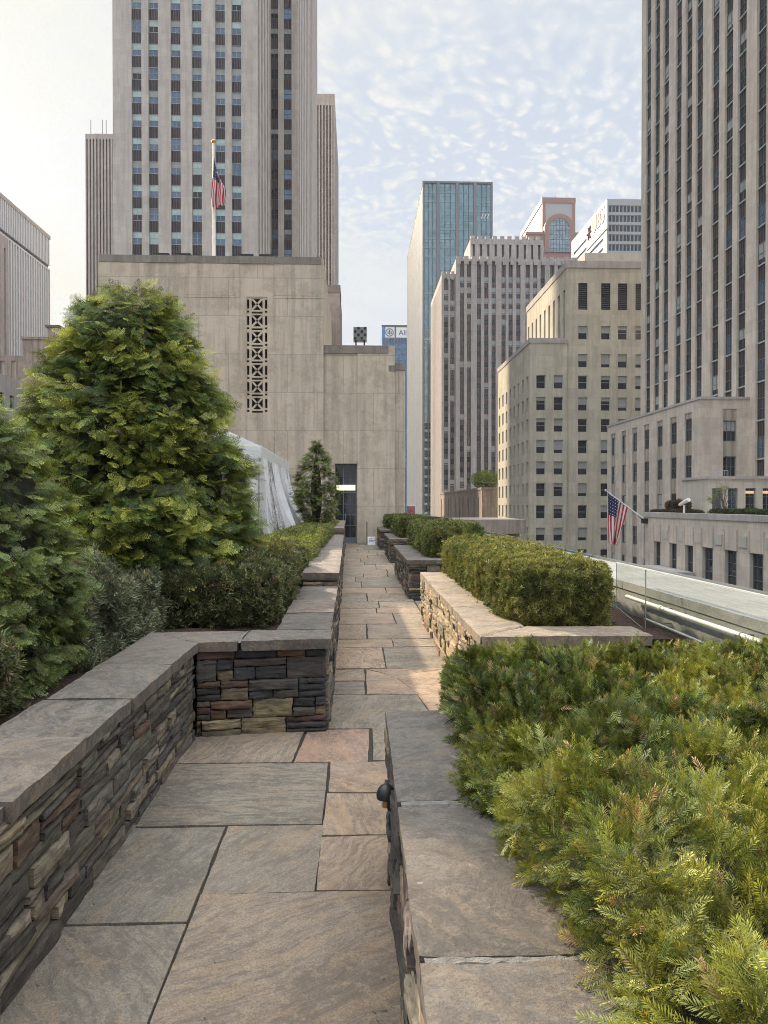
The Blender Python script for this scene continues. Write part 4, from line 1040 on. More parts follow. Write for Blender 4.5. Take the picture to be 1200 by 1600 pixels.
def paving():
    rng = random.Random(21); m = MB(); J = 0.002
    T = lambda g_: (rng.random(), g_, rng.random())
    def S(x0, x1, y0, y1, gt=None, q=None, j=0.006):
        J = 0.009 if (q is None and y0 > 7) else 0.002
        if q: cx_ = sum(a for a, _ in q)/4; cy_ = sum(b_ for _, b_ in q)/4; q = [(a+math.copysign(0.004, a-cx_), b_+math.copysign(0.005, b_-cy_)) for a, b_ in q]
        slab(m, q or quad(x0+J, x1-J, y0+J, y1-J, j, rng), -0.03, rng.uniform(-0.003, 0.003), rng, 0.07, 0.006, T(rng.uniform(0, 0.84) if gt is None else gt))
    # the slabs nearest the camera follow the photo
    S(0, 0, 0, 0, 0.30, [(-1.12, 0.2), (-0.65, 0.2), (-0.655, 2.83), (-1.12, 2.83)]); S(0, 0, 0, 0, 0.08, [(-0.63, 0.9), (0.2, 0.9), (0.2, 3.045), (-0.635, 3.04)])
    S(-1.12, 0.2, -2.0, 0.2); S(-0.63, 0.2, 0.2, 0.9)
    S(0, 0, 0, 0, 0.33, [(-1.12, 2.85), (-0.655, 2.85), (-0.655, 3.67), (-1.12, 3.67)])
    S(0, 0, 0, 0, 0.20, [(-0.635, 3.06), (-0.180, 3.06), (-0.170, 3.69), (-0.635, 3.69)])
    S(-0.168, 0.2, 3.06, 3.56, 0.58); S(-0.165, 0.2, 3.575, 4.09, 0.66); S(-0.16, 0.34, 4.10, 4.58, 0.62)
    S(0, 0, 0, 0, 0.34, [(-1.12, 3.71), (-0.18, 3.705), (-0.178, 4.57), (-1.12, 4.57)])
    S(0, 0, 0, 0, 0.10, [(-1.12, 4.60), (-0.41, 4.60), (-0.375, 5.20), (-1.12, 5.20)])
    S(0, 0, 0, 0, 0.90, [(-0.385, 4.61), (0.065, 4.60), (0.085, 5.26), (-0.34, 5.25)])
    S(0.105, 0.50, 4.60, 5.27, 0.42); S(0.2, 0.50, 3.36, 3.56); S(0.35, 0.9, 3.58, 4.58); S(0.51, 1.3, 4.60, 5.27); S(0.2, 0.9, 2.2, 3.34)
    S(0, 0, 0, 0, 0.36, [(-0.24, 5.29), (0.60, 5.29), (0.50, 6.20), (-0.24, 6.20)]); S(0, 0, 0, 0, 0.60, [(0.615, 5.29), (1.0, 5.29), (1.0, 6.2), (0.515, 6.2)])
    S(-0.25, 0.07, 6.22, 6.68, 0.34); S(-0.25, 0.075, 6.70, 7.17, 0.5)
    S(0, 0, 0, 0, 0.64, [(0.09, 6.24), (0.52, 6.22), (0.34, 6.86), (0.10, 7.15)]); S(0, 0, 0, 0, 0.62, [(0.535, 6.22), (0.93, 6.22), (0.93, 7.17), (0.35, 6.88)])
    S(0, 0, 0, 0, 0.6, [(0.11, 7.165), (0.35, 6.895), (0.93, 7.185), (0.93, 7.20)], j=0.0)
    rows = [(7.2, 8.28, (0.29,)), (8.29, 8.78, (0.42,)), (8.8, 9.86, (0.13,)), (9.87, 10.85, (0.53,)), (10.87, 11.4, (0.30,)), (11.4, 12.2, (0.36,)), (12.2, 13.3, (0.18,)), (13.3, 14.2, (0.55,)), (14.2, 15.3, (0.1,))]
    y = 15.3
    while y < 29.6: h = min(rng.uniform(0.7, 1.4), 29.75-y); rows.append((y, y+h, tuple(sorted(rng.uniform(-0.1, 0.75) for _ in range(rng.choice((1, 1, 2))))))); y += h
    for (y0, y1, sp) in rows:
        xl = -0.26 if y0 < 8.5 else -0.42
        bay = (10.15 <= (y0+y1)/2 <= 12.5) or (16.9 <= (y0+y1)/2 <= 20.2) or (24 <= (y0+y1)/2 <= 25.8)
        xs = [xl, *sp, 0.96]
        if bay: xs.append(1.9)
        for a, b_ in zip(xs[:-1], xs[1:]): S(a, b_, y0, y1)
    struct(m, 'path', M['flag'])
    # moss and grit caught in the wider joints
paving()

def soil():
    m = MB()
    def bed(x0, x1, y0, y1, z, n=18):
        idx = {}
        for i in range(n+1):
            for j in range(n+1):
                x = x0+(x1-x0)*i/n; y = y0+(y1-y0)*j/n; idx[i, j] = m.vert((x, y, z+fbm(x*3, y*3, 1)*0.035))
        for i in range(n):
            for j in range(n): m.f.append([idx[i, j], idx[i+1, j], idx[i+1, j+1], idx[i, j+1]]); m.m.append(0)
    bed(-9, -1.47, -2, 5.45, 0.555, 70); bed(-9, -0.57, 5.40, 8.75, 0.55, 60); bed(-9, -0.61, 8.58, 29.5, 0.56, 60)
    bed(0.55, 2.6, -1.5, 3.9, 0.45); bed(1.28, 2.6, 5.6, 10.2, 0.56, 30); bed(1.26, 2.6, 12.8, 16.9, 0.56); bed(1.3, 2.6, 20.4, 24.0, 0.56); bed(1.2, 2.6, 26, 29.7, 0.56)
    struct(m, 'soil', M['mulch'])
soil()

# ---- planter walls
def planter_wall(label, faces, copings, core, base, seed, pal=PAL, mortars=(), pc=None):
    rng = random.Random(seed)
    t = thing('planter_wall', label, 'stone wall', base, 'dry stone planter walls')
    m = MB()
    for (p0, p1, N, z0, z1, cell, *rest) in faces: stone_run(m, p0, p1, N, z0, z1, rng, cell, rest[0] if rest else pal, *(rest[1:]))
    for c in core: m.box(*c, 1)
    part(m, 'stonework', [M['stone'], M['joint']], t)
    tn = None
    for (q, z0, z1, *same) in copings:
        if not same: tn = (rng.random(), rng.random() if pc is None else pc+rng.uniform(-0.1, 0.1), rng.random())
        m = MB(); slab(m, q, z0, z1, rng, 0.05, 0.010, tn, 0.003, 0, 0.007); part(m, 'coping_slab', [M['coping' if pal is PAL else 'flag']], t)
    for (x0, x1, y0, y1, z) in mortars:
        m = MB(); n = 26; idx = {}
        for i in range(n+1):
            for j in range(5):
                x = x0+(x1-x0)*i/n; w = 0.5+0.5*abs(fbm(x*9, y0, 2)); yy = (y0+y1)/2+(j/4-0.5)*(y1-y0)*(0.8+w*0.6)+fbm(x*7, 3, y0)*0.012+fbm(x*31, j*3, y0)*0.006
                idx[i, j] = m.vert((x, yy, z+(0.004 if 0 < j < 4 else -0.012)+fbm(x*40, yy*40, 1)*0.003))
        for i in range(n):
            for j in range(4): m.f.append([idx[i, j], idx[i+1, j], idx[i+1, j+1], idx[i, j+1]]); m.m.append(0)
        part(m, 'mortar_joint', [M['mortar']], t)
    return t
rq = random.Random(77)
Q = lambda a, b, c, d: quad(a, b, c, d, 0.004, rq)
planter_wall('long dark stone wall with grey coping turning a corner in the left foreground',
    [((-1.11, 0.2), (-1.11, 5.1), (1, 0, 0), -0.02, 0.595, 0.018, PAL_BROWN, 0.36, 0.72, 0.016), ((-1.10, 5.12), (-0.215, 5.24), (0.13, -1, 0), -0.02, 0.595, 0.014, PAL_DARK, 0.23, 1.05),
     ((-0.205, 5.25), (-0.225, 8.55), (1, 0, 0), -0.02, 0.595, 0.022)],
    [(Q(-1.51, -1.09, 0.2, 1.45), 0.585, 0.655), (Q(-1.52, -1.11, 1.46, 2.36), 0.585, 0.650), (Q(-1.50, -1.085, 2.375, 3.01), 0.59, 0.665), (Q(-1.51, -1.09, 3.02, 3.61), 0.59, 0.662), (Q(-1.50, -1.08, 3.62, 4.37), 0.59, 0.666),
     ([(-1.51, 4.38), (-1.09, 4.38), (-1.08, 5.075), (-1.51, 5.49)], 0.59, 0.662), ([(-1.505, 5.495), (-1.08, 5.08), (-0.815, 5.10), (-0.82, 5.53)], 0.59, 0.662, 1),
     ([(-0.795, 5.10), (-0.18, 5.17), (-0.19, 5.57), (-0.79, 5.55)], 0.59, 0.664), ([(-0.60, 5.58), (-0.19, 5.58), (-0.20, 6.42), (-0.61, 6.42)], 0.59, 0.662), ([(-0.61, 6.43), (-0.20, 6.43), (-0.205, 7.30), (-0.62, 7.30)], 0.59, 0.665), ([(-0.62, 7.31), (-0.205, 7.31), (-0.21, 8.54), (-0.62, 8.54)], 0.59, 0.66)],
    [(-1.49, -1.15, 0.2, 5.45, -0.1, 0.588), (-1.15, -0.25, 5.30, 5.5, -0.1, 0.587), (-0.60, -0.26, 5.5, 8.52, -0.1, 0.586)], (-1.2, 3, 0), 101,
    mortars=[(-0.815, -0.795, 5.12, 5.52, 0.664)])
planter_wall('left stone wall with a raised coping beside the clipped hedge, halfway down the path',
    [((-0.62, 8.56), (-0.22, 8.56), (0, -1, 0), 0.50, 0.745, 0.03), ((-0.225, 8.57), (-0.35, 19.4), (1, 0.012, 0), -0.02, 0.745, 0.05)],
    [([(-0.63, 8.55), (-0.20, 8.55), (-0.22, 10.4), (-0.65, 10.4)], 0.74, 0.815), ([(-0.65, 10.42), (-0.22, 10.42), (-0.25, 12.9), (-0.68, 12.9)], 0.74, 0.812), ([(-0.68, 12.92), (-0.25, 12.92), (-0.29, 16), (-0.72, 16)], 0.74, 0.815), ([(-0.72, 16.02), (-0.29, 16.02), (-0.33, 19.4), (-0.76, 19.4)], 0.74, 0.812)],
    [(-0.62, -0.42, 8.6, 19.3, -0.1, 0.738)], (-0.3, 14, 0), 102)
planter_wall('far left stone wall, the highest one, ending near the glazed door',
    [((-0.78, 19.41), (-0.35, 19.41), (0, -1, 0), 0.6, 0.91, 0.05), ((-0.355, 19.42), (-0.45, 28.6), (1, 0, 0), -0.02, 0.91, 0.07)],
    [([(-0.80, 19.4), (-0.33, 19.4), (-0.38, 24), (-0.84, 24)], 0.905, 0.98), ([(-0.84, 24.02), (-0.38, 24.02), (-0.42, 28.7), (-0.88, 28.7)], 0.905, 0.98)],
    [(-0.80, -0.50, 19.5, 28.5, -0.1, 0.90)], (-0.4, 24, 0), 103)
planter_wall('grey coped stone wall with pale mortar joints beside the big yew hedge, right foreground',
    [((0.145, 3.33), (0.145, 0.3), (-1, 0, 0), -0.02, 0.595, 0.018, PAL, 0.26, 0.8), ((0.145, 3.335), (0.56, 3.335), (0, 1, 0), -0.02, 0.595, 0.04)],
    [(Q(0.128, 0.60, 2.330, 3.35), 0.59, 0.664), (Q(0.125, 0.60, 1.525, 2.298), 0.59, 0.660), (Q(0.130, 0.60, 0.3, 1.502), 0.59, 0.663)],
    [(0.19, 0.56, 0.3, 3.29, -0.1, 0.589)], (0.3, 2, 0), 104, pc=0.5, mortars=[(0.14, 0.60, 2.292, 2.336, 0.656), (0.14, 0.60, 1.497, 1.528, 0.654)])
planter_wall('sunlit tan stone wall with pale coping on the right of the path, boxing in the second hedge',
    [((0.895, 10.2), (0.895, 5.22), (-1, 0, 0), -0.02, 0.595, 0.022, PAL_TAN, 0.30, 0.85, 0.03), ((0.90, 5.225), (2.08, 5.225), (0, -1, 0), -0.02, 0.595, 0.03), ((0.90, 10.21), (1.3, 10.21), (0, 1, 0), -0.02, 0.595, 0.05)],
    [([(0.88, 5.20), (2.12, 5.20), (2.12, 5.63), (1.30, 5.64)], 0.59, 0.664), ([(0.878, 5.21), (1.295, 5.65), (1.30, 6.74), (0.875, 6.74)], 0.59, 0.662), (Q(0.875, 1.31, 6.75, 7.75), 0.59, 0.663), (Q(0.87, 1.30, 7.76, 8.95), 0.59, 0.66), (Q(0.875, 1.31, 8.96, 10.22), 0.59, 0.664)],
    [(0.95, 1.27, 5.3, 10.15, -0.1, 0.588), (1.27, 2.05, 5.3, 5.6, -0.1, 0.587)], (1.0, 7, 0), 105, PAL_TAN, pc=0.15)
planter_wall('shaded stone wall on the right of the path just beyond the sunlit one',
    [((0.88, 16.9), (0.88, 12.42), (-1, 0, 0), -0.02, 0.595, 0.05), ((0.885, 12.42), (1.9, 12.42), (0, -1, 0), -0.02, 0.595, 0.035)],
    [(Q(0.855, 2.0, 12.38, 12.86), 0.59, 0.665), (Q(0.855, 1.30, 12.88, 14.9), 0.59, 0.662), (Q(0.855, 1.30, 14.92, 16.92), 0.59, 0.665)],
    [(0.94, 1.26, 12.5, 16.85, -0.1, 0.588), (1.26, 1.9, 12.5, 12.85, -0.1, 0.587)], (1.0, 14, 0), 106, pc=0.5)
planter_wall('fourth stone wall on the right of the path, stepped in front of the smaller hedge',
    [((0.92, 24.0), (0.92, 20.1), (-1, 0, 0), -0.02, 0.595, 0.06), ((0.925, 20.1), (1.9, 20.1), (0, -1, 0), -0.02, 0.595, 0.05)],
    [(Q(0.90, 2.0, 20.06, 20.56), 0.59, 0.665), (Q(0.90, 1.34, 20.58, 24.0), 0.59, 0.662)], [(0.98, 1.3, 20.2, 23.9, -0.1, 0.588), (1.3, 1.9, 20.2, 20.5, -0.1, 0.587)], (1.1, 22, 0), 107, pc=0.4)
planter_wall('last stone wall on the right, smallest in view, next to the white notice by the door',
    [((0.82, 29.0), (0.82, 25.7), (-1, 0, 0), -0.02, 0.66, 0.07), ((0.825, 25.7), (1.9, 25.7), (0, -1, 0), -0.02, 0.66, 0.06)],
    [(Q(0.80, 2.0, 25.66, 26.1), 0.65, 0.73), (Q(0.80, 1.24, 26.12, 29.0), 0.65, 0.73)], [(0.88, 1.2, 25.8, 28.9, -0.1, 0.64), (1.2, 1.9, 25.8, 26.0, -0.1, 0.64)], (1.0, 27, 0), 108)

# ---- step light on the near wall
def wall_light():
    x, y, z = 0.112, 2.80, 0.50
    t = thing('wall_light', 'small black domed light fixed to the right foreground stone wall', 'light', (x, y, z-0.05))
    m = MB(); m.smooth = True; m.lathe((x, y, z), [(0.036, -0.018), (0.037, -0.004), (0.034, 0.010), (0.027, 0.023), (0.016, 0.032), (0.0005, 0.036)], 28); m.lathe((x, y, z), [(0.036, -0.018), (0.033, -0.017), (0.030, 0.004), (0.0005, 0.015)], 28)
    part(m, 'dome', [M['black_metal']], t)
    m = MB(); m.lathe((x, y, z-0.052), [(0.0005, 0), (0.014, 0), (0.014, 0.05)], 14); part(m, 'stem', [M['brass']], t)
    m = MB(); m.box(x+0.005, x+0.045, y-0.02, y+0.02, z-0.06, z-0.002); part(m, 'bracket', [M['black_metal']], t)
wall_light()

# ---- parapet, pipes, glass
def parapet():
    rng = random.Random(31)
    t = thing('parapet', 'broad pale concrete parapet running along the right side of the terrace', 'parapet', (3, 10, 0))
    m = MB(); m.box(2.64, 3.34, -4, 34.5, -0.34, 0.78, 0, skip='b'); part(m, 'wall', [M['concrete']], t)
    ys = [-4, -1.2, 1.6, 4.4, 7.2, 10, 12.8, 15.6, 18.4, 21.2, 24, 26.8, 29.6, 34.5]
    for a, b_ in zip(ys[:-1], ys[1:]):
        m = MB(); slab(m, [(2.62, a+0.006), (3.37, a+0.006), (3.37, b_-0.006), (2.62, b_-0.006)], 0.77, 0.85, rng, 0.10, 0.006, None, 0.002, 0, 0.006); part(m, 'coping_slab', [M['concrete']], t)
    m = MB(); m.box(3.345, 3.40, -4, 34.5, 0.80, 0.875, 0); part(m, 'flashing', [M['frame_dark']], t)
parapet()
def pipes():
    t = thing('handrail_pipe', 'thick white pipe with couplings running along the inside of the parapet', 'pipe', (2.55, 3, 0.7))
    m = MB(); m.smooth = True; m.tube([(2.55, 6.88, 0.73), (2.55, -2, 0.73)], 0.0185, 14, cap=False); part(m, 'pipe', [M['metal_white']], t)
    for y in (6.1, 4.82, 4.0, 3.2):
        m = MB(); m.tube([(2.55, y-0.025, 0.73), (2.55, y+0.025, 0.73)], 0.025, 14); m.tube([(2.55, y, 0.73), (2.64, y, 0.73)], 0.008, 8); part(m, 'coupling', [M['metal_white'] if y != 4.82 else M['steel']], t)
    t = thing('pipe', 'thin pale pipe running low below the thick one on the parapet', 'pipe', (2.52, 3, 0.55))
    m = MB(); m.tube([(2.52, 6.35, 0.60), (2.52, 4.2, 0.585), (2.52, -2, 0.575)], 0.010, 10); part(m, 'pipe', [M['metal_white']], t)
    for y in (6.1, 4.9, 3.7):
        m = MB(); m.tube([(2.52, y, 0.60), (2.64, y, 0.60)], 0.006, 6); part(m, 'clip', [M['steel']], t)
    # glass guards
    t = thing('glass_guard', 'clear glass guard panels standing along the near parapet above the white pipe', 'glass guard', (2.45, 5, 0.6))
    def pane(pts, y):
        m = MB(); X = 2.44; th = 0.006
        A = [Vector((X, yy, z)) for yy, z in pts]; Bk = [a+Vector((th, 0, 0)) for a in A]
        m.face(A, 0)
        for i in range(len(A)): j = (i+1) % len(A); m.face([A[i], Bk[i], Bk[j], A[j]], 1)
        part(m, 'glass_panel', [M['clear_glass'], M['glass_edge']], t)
    pane([(6.86, 0.64), (6.20, 0.54), (6.20, 0.40), (6.165, 0.40), (6.165, 1.045), (6.86, 1.045)], 0)
    pane([(6.15, 0.48), (3.4, 0.48), (3.4, 1.045), (6.15, 1.045)], 0); pane([(3.385, 0.48), (0.6, 0.48), (0.6, 1.045), (3.385, 1.045)], 0)
    m = MB(); m.box(2.436, 2.456, 0.6, 6.86, 1.046, 1.056); part(m, 'edge_trim', [M['frame_pale']], t)
    t = thing('glass_guard', 'short glass guard panel far along the parapet beyond the second hedge', 'glass guard', (2.6, 14, 0.85))
    m = MB(); m.face([(2.646, 12.0, 0.86), (2.646, 15.8, 0.86), (2.646, 15.8, 1.04), (2.646, 12.0, 1.04)]); part(m, 'glass_panel', [M['clear_glass']], t)
    m = MB(); m.box(2.635, 2.657, 12.0, 15.8, 1.04, 1.055); m.box(2.635, 2.657, 11.97, 12.0, 0.85, 1.055); part(m, 'edge_trim', [M['steel']], t)
pipes()

# ---- neighbouring low roof with its dark railing
def far_roof():
    t = thing('low_roof_building', 'low stone roof block with a dark picket railing beyond the parapet', 'building', (4, 40, BASE))
    m = MB(); m.box(4.0, 7.0, 31.5, 48, BASE, 0.35, 0, skip='b'); 
    p0, p1 = at(706, 820, 31.4), at(752, 820, 31.4)
    m.box(p0.x, 7.2, 31.2, 36, 0.352, at(720, 812, 31.2).z, 0, skip='b'); part(m, 'wall', [M['lime_podium']], t)
    m = MB()
    for k in range(56): y = 31.6+k*0.29; m.box(4.05, 4.09, y, y+0.05, 0.35, 0.92)
    m.box(4.03, 4.11, 31.5, 48, 0.92, 0.98); part(m, 'railing', [M['black_metal']], t)
far_roof()

# ---- the blank stone building that closes the terrace
def end_building():
    Y = 29.8; P = lambda px, py: at(px, py, Y); z0 = 0.0
    xa, xb, xc, xd = P(153, 500).x, P(505.5, 500).x, P(617, 600).x, P(633.5, 600).x
    t1, t2, t3 = P(400, 402).z, P(560, 540).z, P(625, 567).z
    b = Building('rooftop_building', 'blank weathered limestone building with pierced grilles and glazed door at the path end', (0, Y, 0), frame='frame_dark', fw=0.05)
    m = MB(); H = t1
    gz = (P(0, 643).z, P(0, 459.5).z)
    gc = [(P(252, 500).x-xa, P(279, 500).x-xa), (P(385, 500).x-xa, P(418, 500).x-xa)]
    gc[0] = (gc[1][0]-P(385, 500).x+P(245, 500).x, gc[1][1]-P(418, 500).x+P(278, 500).x)
    facade(m, b, (xa, Y, 0), 'front', xb-xa, H, gc, [gz], 'punched', 0.35)
    for (u0, u1) in gc: m.face([(xa+u0, Y+0.35, gz[0]), (xa+u1, Y+0.35, gz[0]), (xa+u1, Y+0.35, gz[1]), (xa+u0, Y+0.35, gz[1])], 3)
    hexa(m, xa, xb, Y+0.36, Y+14, -0.3, t1, 'b'); m.face([(xb, Y, 0), (xb, Y+0.36, 0), (xb, Y+0.36, t1), (xb, Y, t1)], 0); m.face([(xa, Y, 0), (xa, Y+0.36, 0), (xa, Y+0.36, t1), (xa, Y, t1)], 0); m.face([(xa, Y, t1), (xb, Y, t1), (xb, Y+0.36, t1), (xa, Y+0.36, t1)], 0)
    # coping courses, broken by the slightly raised panels
    m.box(xa+0.05, xb-0.1, Y-0.035, Y-0.002, t1-0.26, t1+0.03, 2)
    for (p0, p1, dz, w) in ((155, 231, 0.9, 0.025), (289, 373, 0.9, 0.025), (428, 505, 0.9, 0.025)):
        for k in range(3): m.box(P(p0, 0).x, P(p1, 0).x, Y-w-0.004*k, Y-0.003, t1-0.52-dz-0.10*k, t1-0.47-dz-0.10*k, 0)
    # raised piers between the sunk vertical panels
    for (p0, p1, y1, y0) in ((153, 231, 414, 905), (289, 373.5, 414, 905), (428, 505, 414, 905)):
        m.box(P(p0, 0).x+0.01, P(p1, 0).x, Y-0.022, Y-0.002, 0, t1-0.27, 0, skip='b')
    m.box(P(373.8, 0).x, P(427.7, 0).x, Y-0.021, Y-0.002, 0, P(0, 671).z, 0, skip='b')
    # lower right block with the sunk door bay
    dx0, dx1 = P(523, 800).x, P(557.5, 800).x; dh = P(0, 723).z
    off = 0.10; yb = Y+off
    bx0 = P(507.5, 700).x
    facade(m, b, (xb+0.003, yb, 0), 'front', xc-xb, t2, [(dx0-xb, dx1-xb)], [(0.0, dh)], 'punched', 0.32)
    m.box(P(558.5, 0).x, xc, yb-0.045, yb-0.002, 0, t2-0.02, 0, skip='b')
    m.box(xb+0.004, dx0-0.35, yb-0.03, yb-0.002, 0, dh, 0, skip='b') if dx0-0.35 > xb+0.1 else None
    hexa(m, xb+0.004, xc, yb+0.33, Y+10, -0.3, t2, 'b'); m.face([(xb, yb, t2), (xc, yb, t2), (xc, yb+0.33, t2), (xb, yb+0.33, t2)], 0); m.face([(xc, yb, 0), (xc, yb+0.33, 0), (xc, yb+0.33, t2), (xc, yb, t2)], 0)
    m.box(xb+0.02, P(607, 0).x, yb-0.06, yb+0.5, t2-0.30, t2+0.02, 2); 
    m.box(xc+0.002, xd, yb+0.12, Y+9, -0.3, t3, 0, skip='b'); m.box(xc+0.002, xd+0.02, yb+0.09, yb+0.6, t3-0.25, t3+0.03, 2)
    m.box(P(607.3, 0).x, xc+0.01, yb-0.055, yb+0.5, P(0, 567).z-0.22, P(0, 567).z+0.02, 2)
    # darker block behind, stepping down
    xq = at(531, 480, Y+10).x; tq = at(520, 447, Y+10).z
    m.box(xb-2, xq, Y+9.9, Y+16, -0.3, tq, 4, skip='b'); m.box(xb-2.1, xq+0.03, Y+9.87, Y+12, tq-0.35, tq+0.03, 2)
    part(m, 'wall', [M['lime_near'], M['lime_near_panel'], M['lime_coping'], M['louver'], M['lime_podium']], b.root)
    # pierced stone grilles
    for (u0, u1) in gc:
        gm = MB(); x0, x1 = xa+u0, xa+u1; w = x1-x0; n = 7; ch = (gz[1]-gz[0])/n; ya, yc = Y+0.03, Y+0.16
        sl = 0.085
        bx = lambda a, c, d, e: gm.box(a, c, ya, yc, d, e, 0)
        cxa, cxb = x0+0.20, x1-0.20   # centre square bounds
        for (p, q) in ((x0, x0+0.015), (x0+0.11, cxa), (cxb, x1-0.11), (x1-0.015, x1)): bx(p, q, gz[0], gz[1])
        for k in range(n):
            za = gz[0]+k*ch; zb = za+ch
            for (p, q) in ((x0+0.016, x0+0.109), (x1-0.109, x1-0.016)):
                bx(p, q, za+0.0, za+0.035); bx(p, q, za+sl+0.03, za+sl+0.11); bx(p, q, zb-0.10, zb)
            bx(cxa+0.001, cxb-0.001, za+sl*0.9, za+sl+0.06); bx(cxa+0.001, cxb-0.001, zb-0.06, zb-0.001)
            A = Vector((cxa, ya+0.01, za+sl+0.05)); Bv = Vector((cxb, ya+0.01, zb-0.05))
            C2 = Vector((cxa, ya+0.01, zb-0.05)); D2 = Vector((cxb, ya+0.01, za+sl+0.05))
            for s, e in ((A, Bv), (C2, D2)):
                d = (e-s).normalized(); nn = Vector((-d.z, 0, d.x))*0.075
                gm.obox(s-nn/2, e-s, nn, Vector((0, 0.1 if s is A else 0.095, 0)))
        part(gm, 'stone_grille', [M['lime_near']], b.root)
    # door with transom light
    dd = MB(); zc = P(0, 765).z; zt = P(0, 760.5).z; yd = yb+0.30; w = dx1-dx0
    fr = 0.045
    for x in (dx0, dx1-fr, dx0+w*0.36): dd.box(x, x+fr, yd-0.06, yd-0.001, 0, dh, 0)
    for z in (0.0, zc-0.12, dh-fr): dd.box(dx0+fr+0.001, dx1-fr-0.001, yd-0.055, yd-0.0015, z, z+(0.25 if z == 0 else fr), 0)
    for x in (dx0+w*0.68,): dd.box(x, x+0.02, yd-0.04, yd-0.002, 0.26, dh-fr-0.001, 0)
    for z in (0.72, 1.16, 1.6, P(0, 743).z): dd.box(dx0+fr+0.002, dx1-fr-0.002, yd-0.038, yd-0.0025, z, z+0.02, 0)
    dp = part(dd, 'door', [M['frame_blue']], b.root)
    gg = MB(); gg.box(dx0, dx1, yd, yd+0.01, 0, dh, 0); 
    for i, p in enumerate(gg.v): gg.v[i] = (p[0]-0, p[1]-Y, p[2])
    gg.build('glass', [M['glass_dark']], dp)
    gg = MB(); gg.tube([(dx0+w*0.36+0.1, yd-0.1-Y, 0.95), (dx0+w*0.36+0.1, yd-0.1-Y, 1.25)], 0.012, 6); gg.build('handle', [M['steel']], dp)
    lt = MB(); lt.box(dx0+fr+0.02, dx1-fr-0.02, yd-0.075, yd-0.056, zc-0.01, zt+0.09, 0); part(lt, 'strip_lamp', [M['strip_light']], b.root)
    b.finish()
    # things on the roof
    for i, (px, lab) in enumerate(((250.6, 'leftmost of the four low black floodlights along the blank building top'), (285, 'low black floodlight nearest left of the upright flagpole foot'), (383.5, 'low black floodlight nearest right of the upright flagpole foot'), (416, 'rightmost of the four low black floodlights along the blank building top'))):
        p = P(px, 400); q = thing('roof_floodlight', lab, 'floodlight', (p.x, Y+0.35, t1), 'black floodlights along the parapet')
        mm = MB(); mm.box(p.x-0.30, p.x+0.30, Y+0.12, Y+0.55, t1+0.10, t1+0.17); part(mm, 'lamp_housing', [M['black_metal']], q)
        mm = MB(); mm.box(p.x-0.2, p.x-0.16, Y+0.3, Y+0.36, t1, t1+0.1); mm.box(p.x+0.16, p.x+0.2, Y+0.3, Y+0.36, t1, t1+0.1); part(mm, 'bracket', [M['black_metal']], q)
    q = thing('floodlight_array', 'square grey floodlight box with a grid of dark lamps on the lower roof', 'floodlight', (P(562, 0).x, Y+0.9, t2))
    x0, x1 = at(552, 0, Y+0.6).x, at(573, 0, Y+0.6).x; zb, zt2 = at(0+560, 531, Y+0.6).z, at(560, 511, Y+0.6).z
    mm = MB(); mm.box(x0, x1, Y+0.6, Y+1.1, zb, zt2); part(mm, 'housing', [M['grey_metal']], q)
    s = (x1-x0)/4
    for i in range(4):
        for j in range(4):
            if (i+j) % 2 == 0: mm = MB(); mm.box(x0+i*s+0.02, x0+i*s+s-0.02, Y+0.58, Y+0.599, zb+j*s+0.02, zb+j*s+s-0.02); part(mm, 'lamp', [M['black_metal']], q)
    mm = MB(); xm = (x0+x1)/2; mm.box(xm-0.2, xm-0.14, Y+0.7, Y+0.8, t2, zb); mm.box(xm+0.14, xm+0.2, Y+0.7, Y+0.8, t2, zb); mm.box(xm-0.3, xm+0.3, Y+0.65, Y+1.0, t2-0.0, t2+0.05); part(mm, 'stand', [M['black_metal']], q)
    # tall flagpole with hanging flag
    Yf = 31.4; p0 = at(334, 402, Yf); p1 = at(332.5, 224, Yf)
    q = thing('flagpole', 'tall white upright flagpole with a brass ball on the blank stone building', 'flagpole', (p0.x, Yf, t1))
    mm = MB(); mm.tube([(p0.x, Yf, t1-0.2), (p0.x, Yf, p1.z)], [0.050, 0.032], 10); part(mm, 'pole', [M['white_paint']], q)
    mm = MB(); mm.smooth = True; mm.lathe((p0.x, Yf, p1.z), [(0.001, 0), (0.06, 0.03), (0.09, 0.09), (0.06, 0.15), (0.001, 0.18)], 12); part(mm, 'ball', [M['brass']], q)
    mm = MB(); mm.tube([(p0.x+0.09, Yf-0.02, t1), (p0.x+0.06, Yf-0.02, p1.z-0.1)], 0.008, 4); part(mm, 'halyard', [M['white_paint']], q)
    zt_, zb_ = at(333, 247, Yf).z, at(333, 328, Yf).z; hh = zt_-zb_
    def f(u, v):
        # flag hanging limp: hoist on the pole, fly falling straight down in folds
        x = p0.x + 0.04 + 0.62*v*(0.25+0.75*math.sin(min(1.0, u*1.5)*math.pi/2)) - 0.20*u*math.sin(u*2.4)
        zz = zt_ - u*hh*(1.0-0.10*v) - v*(1-u)*hh*0.40
        return Vector((x, Yf-0.10+0.11*math.sin(v*14+u*2.5)*(0.35+0.65*u), zz))
    o = cloth_grid(f, 60, 26).build('flag', [M['flag_cloth']]); tag(o, 'American flag hanging limp on the upright pole in front of the tall tower', 'flag', 'American flags')
    return Y
end_building()

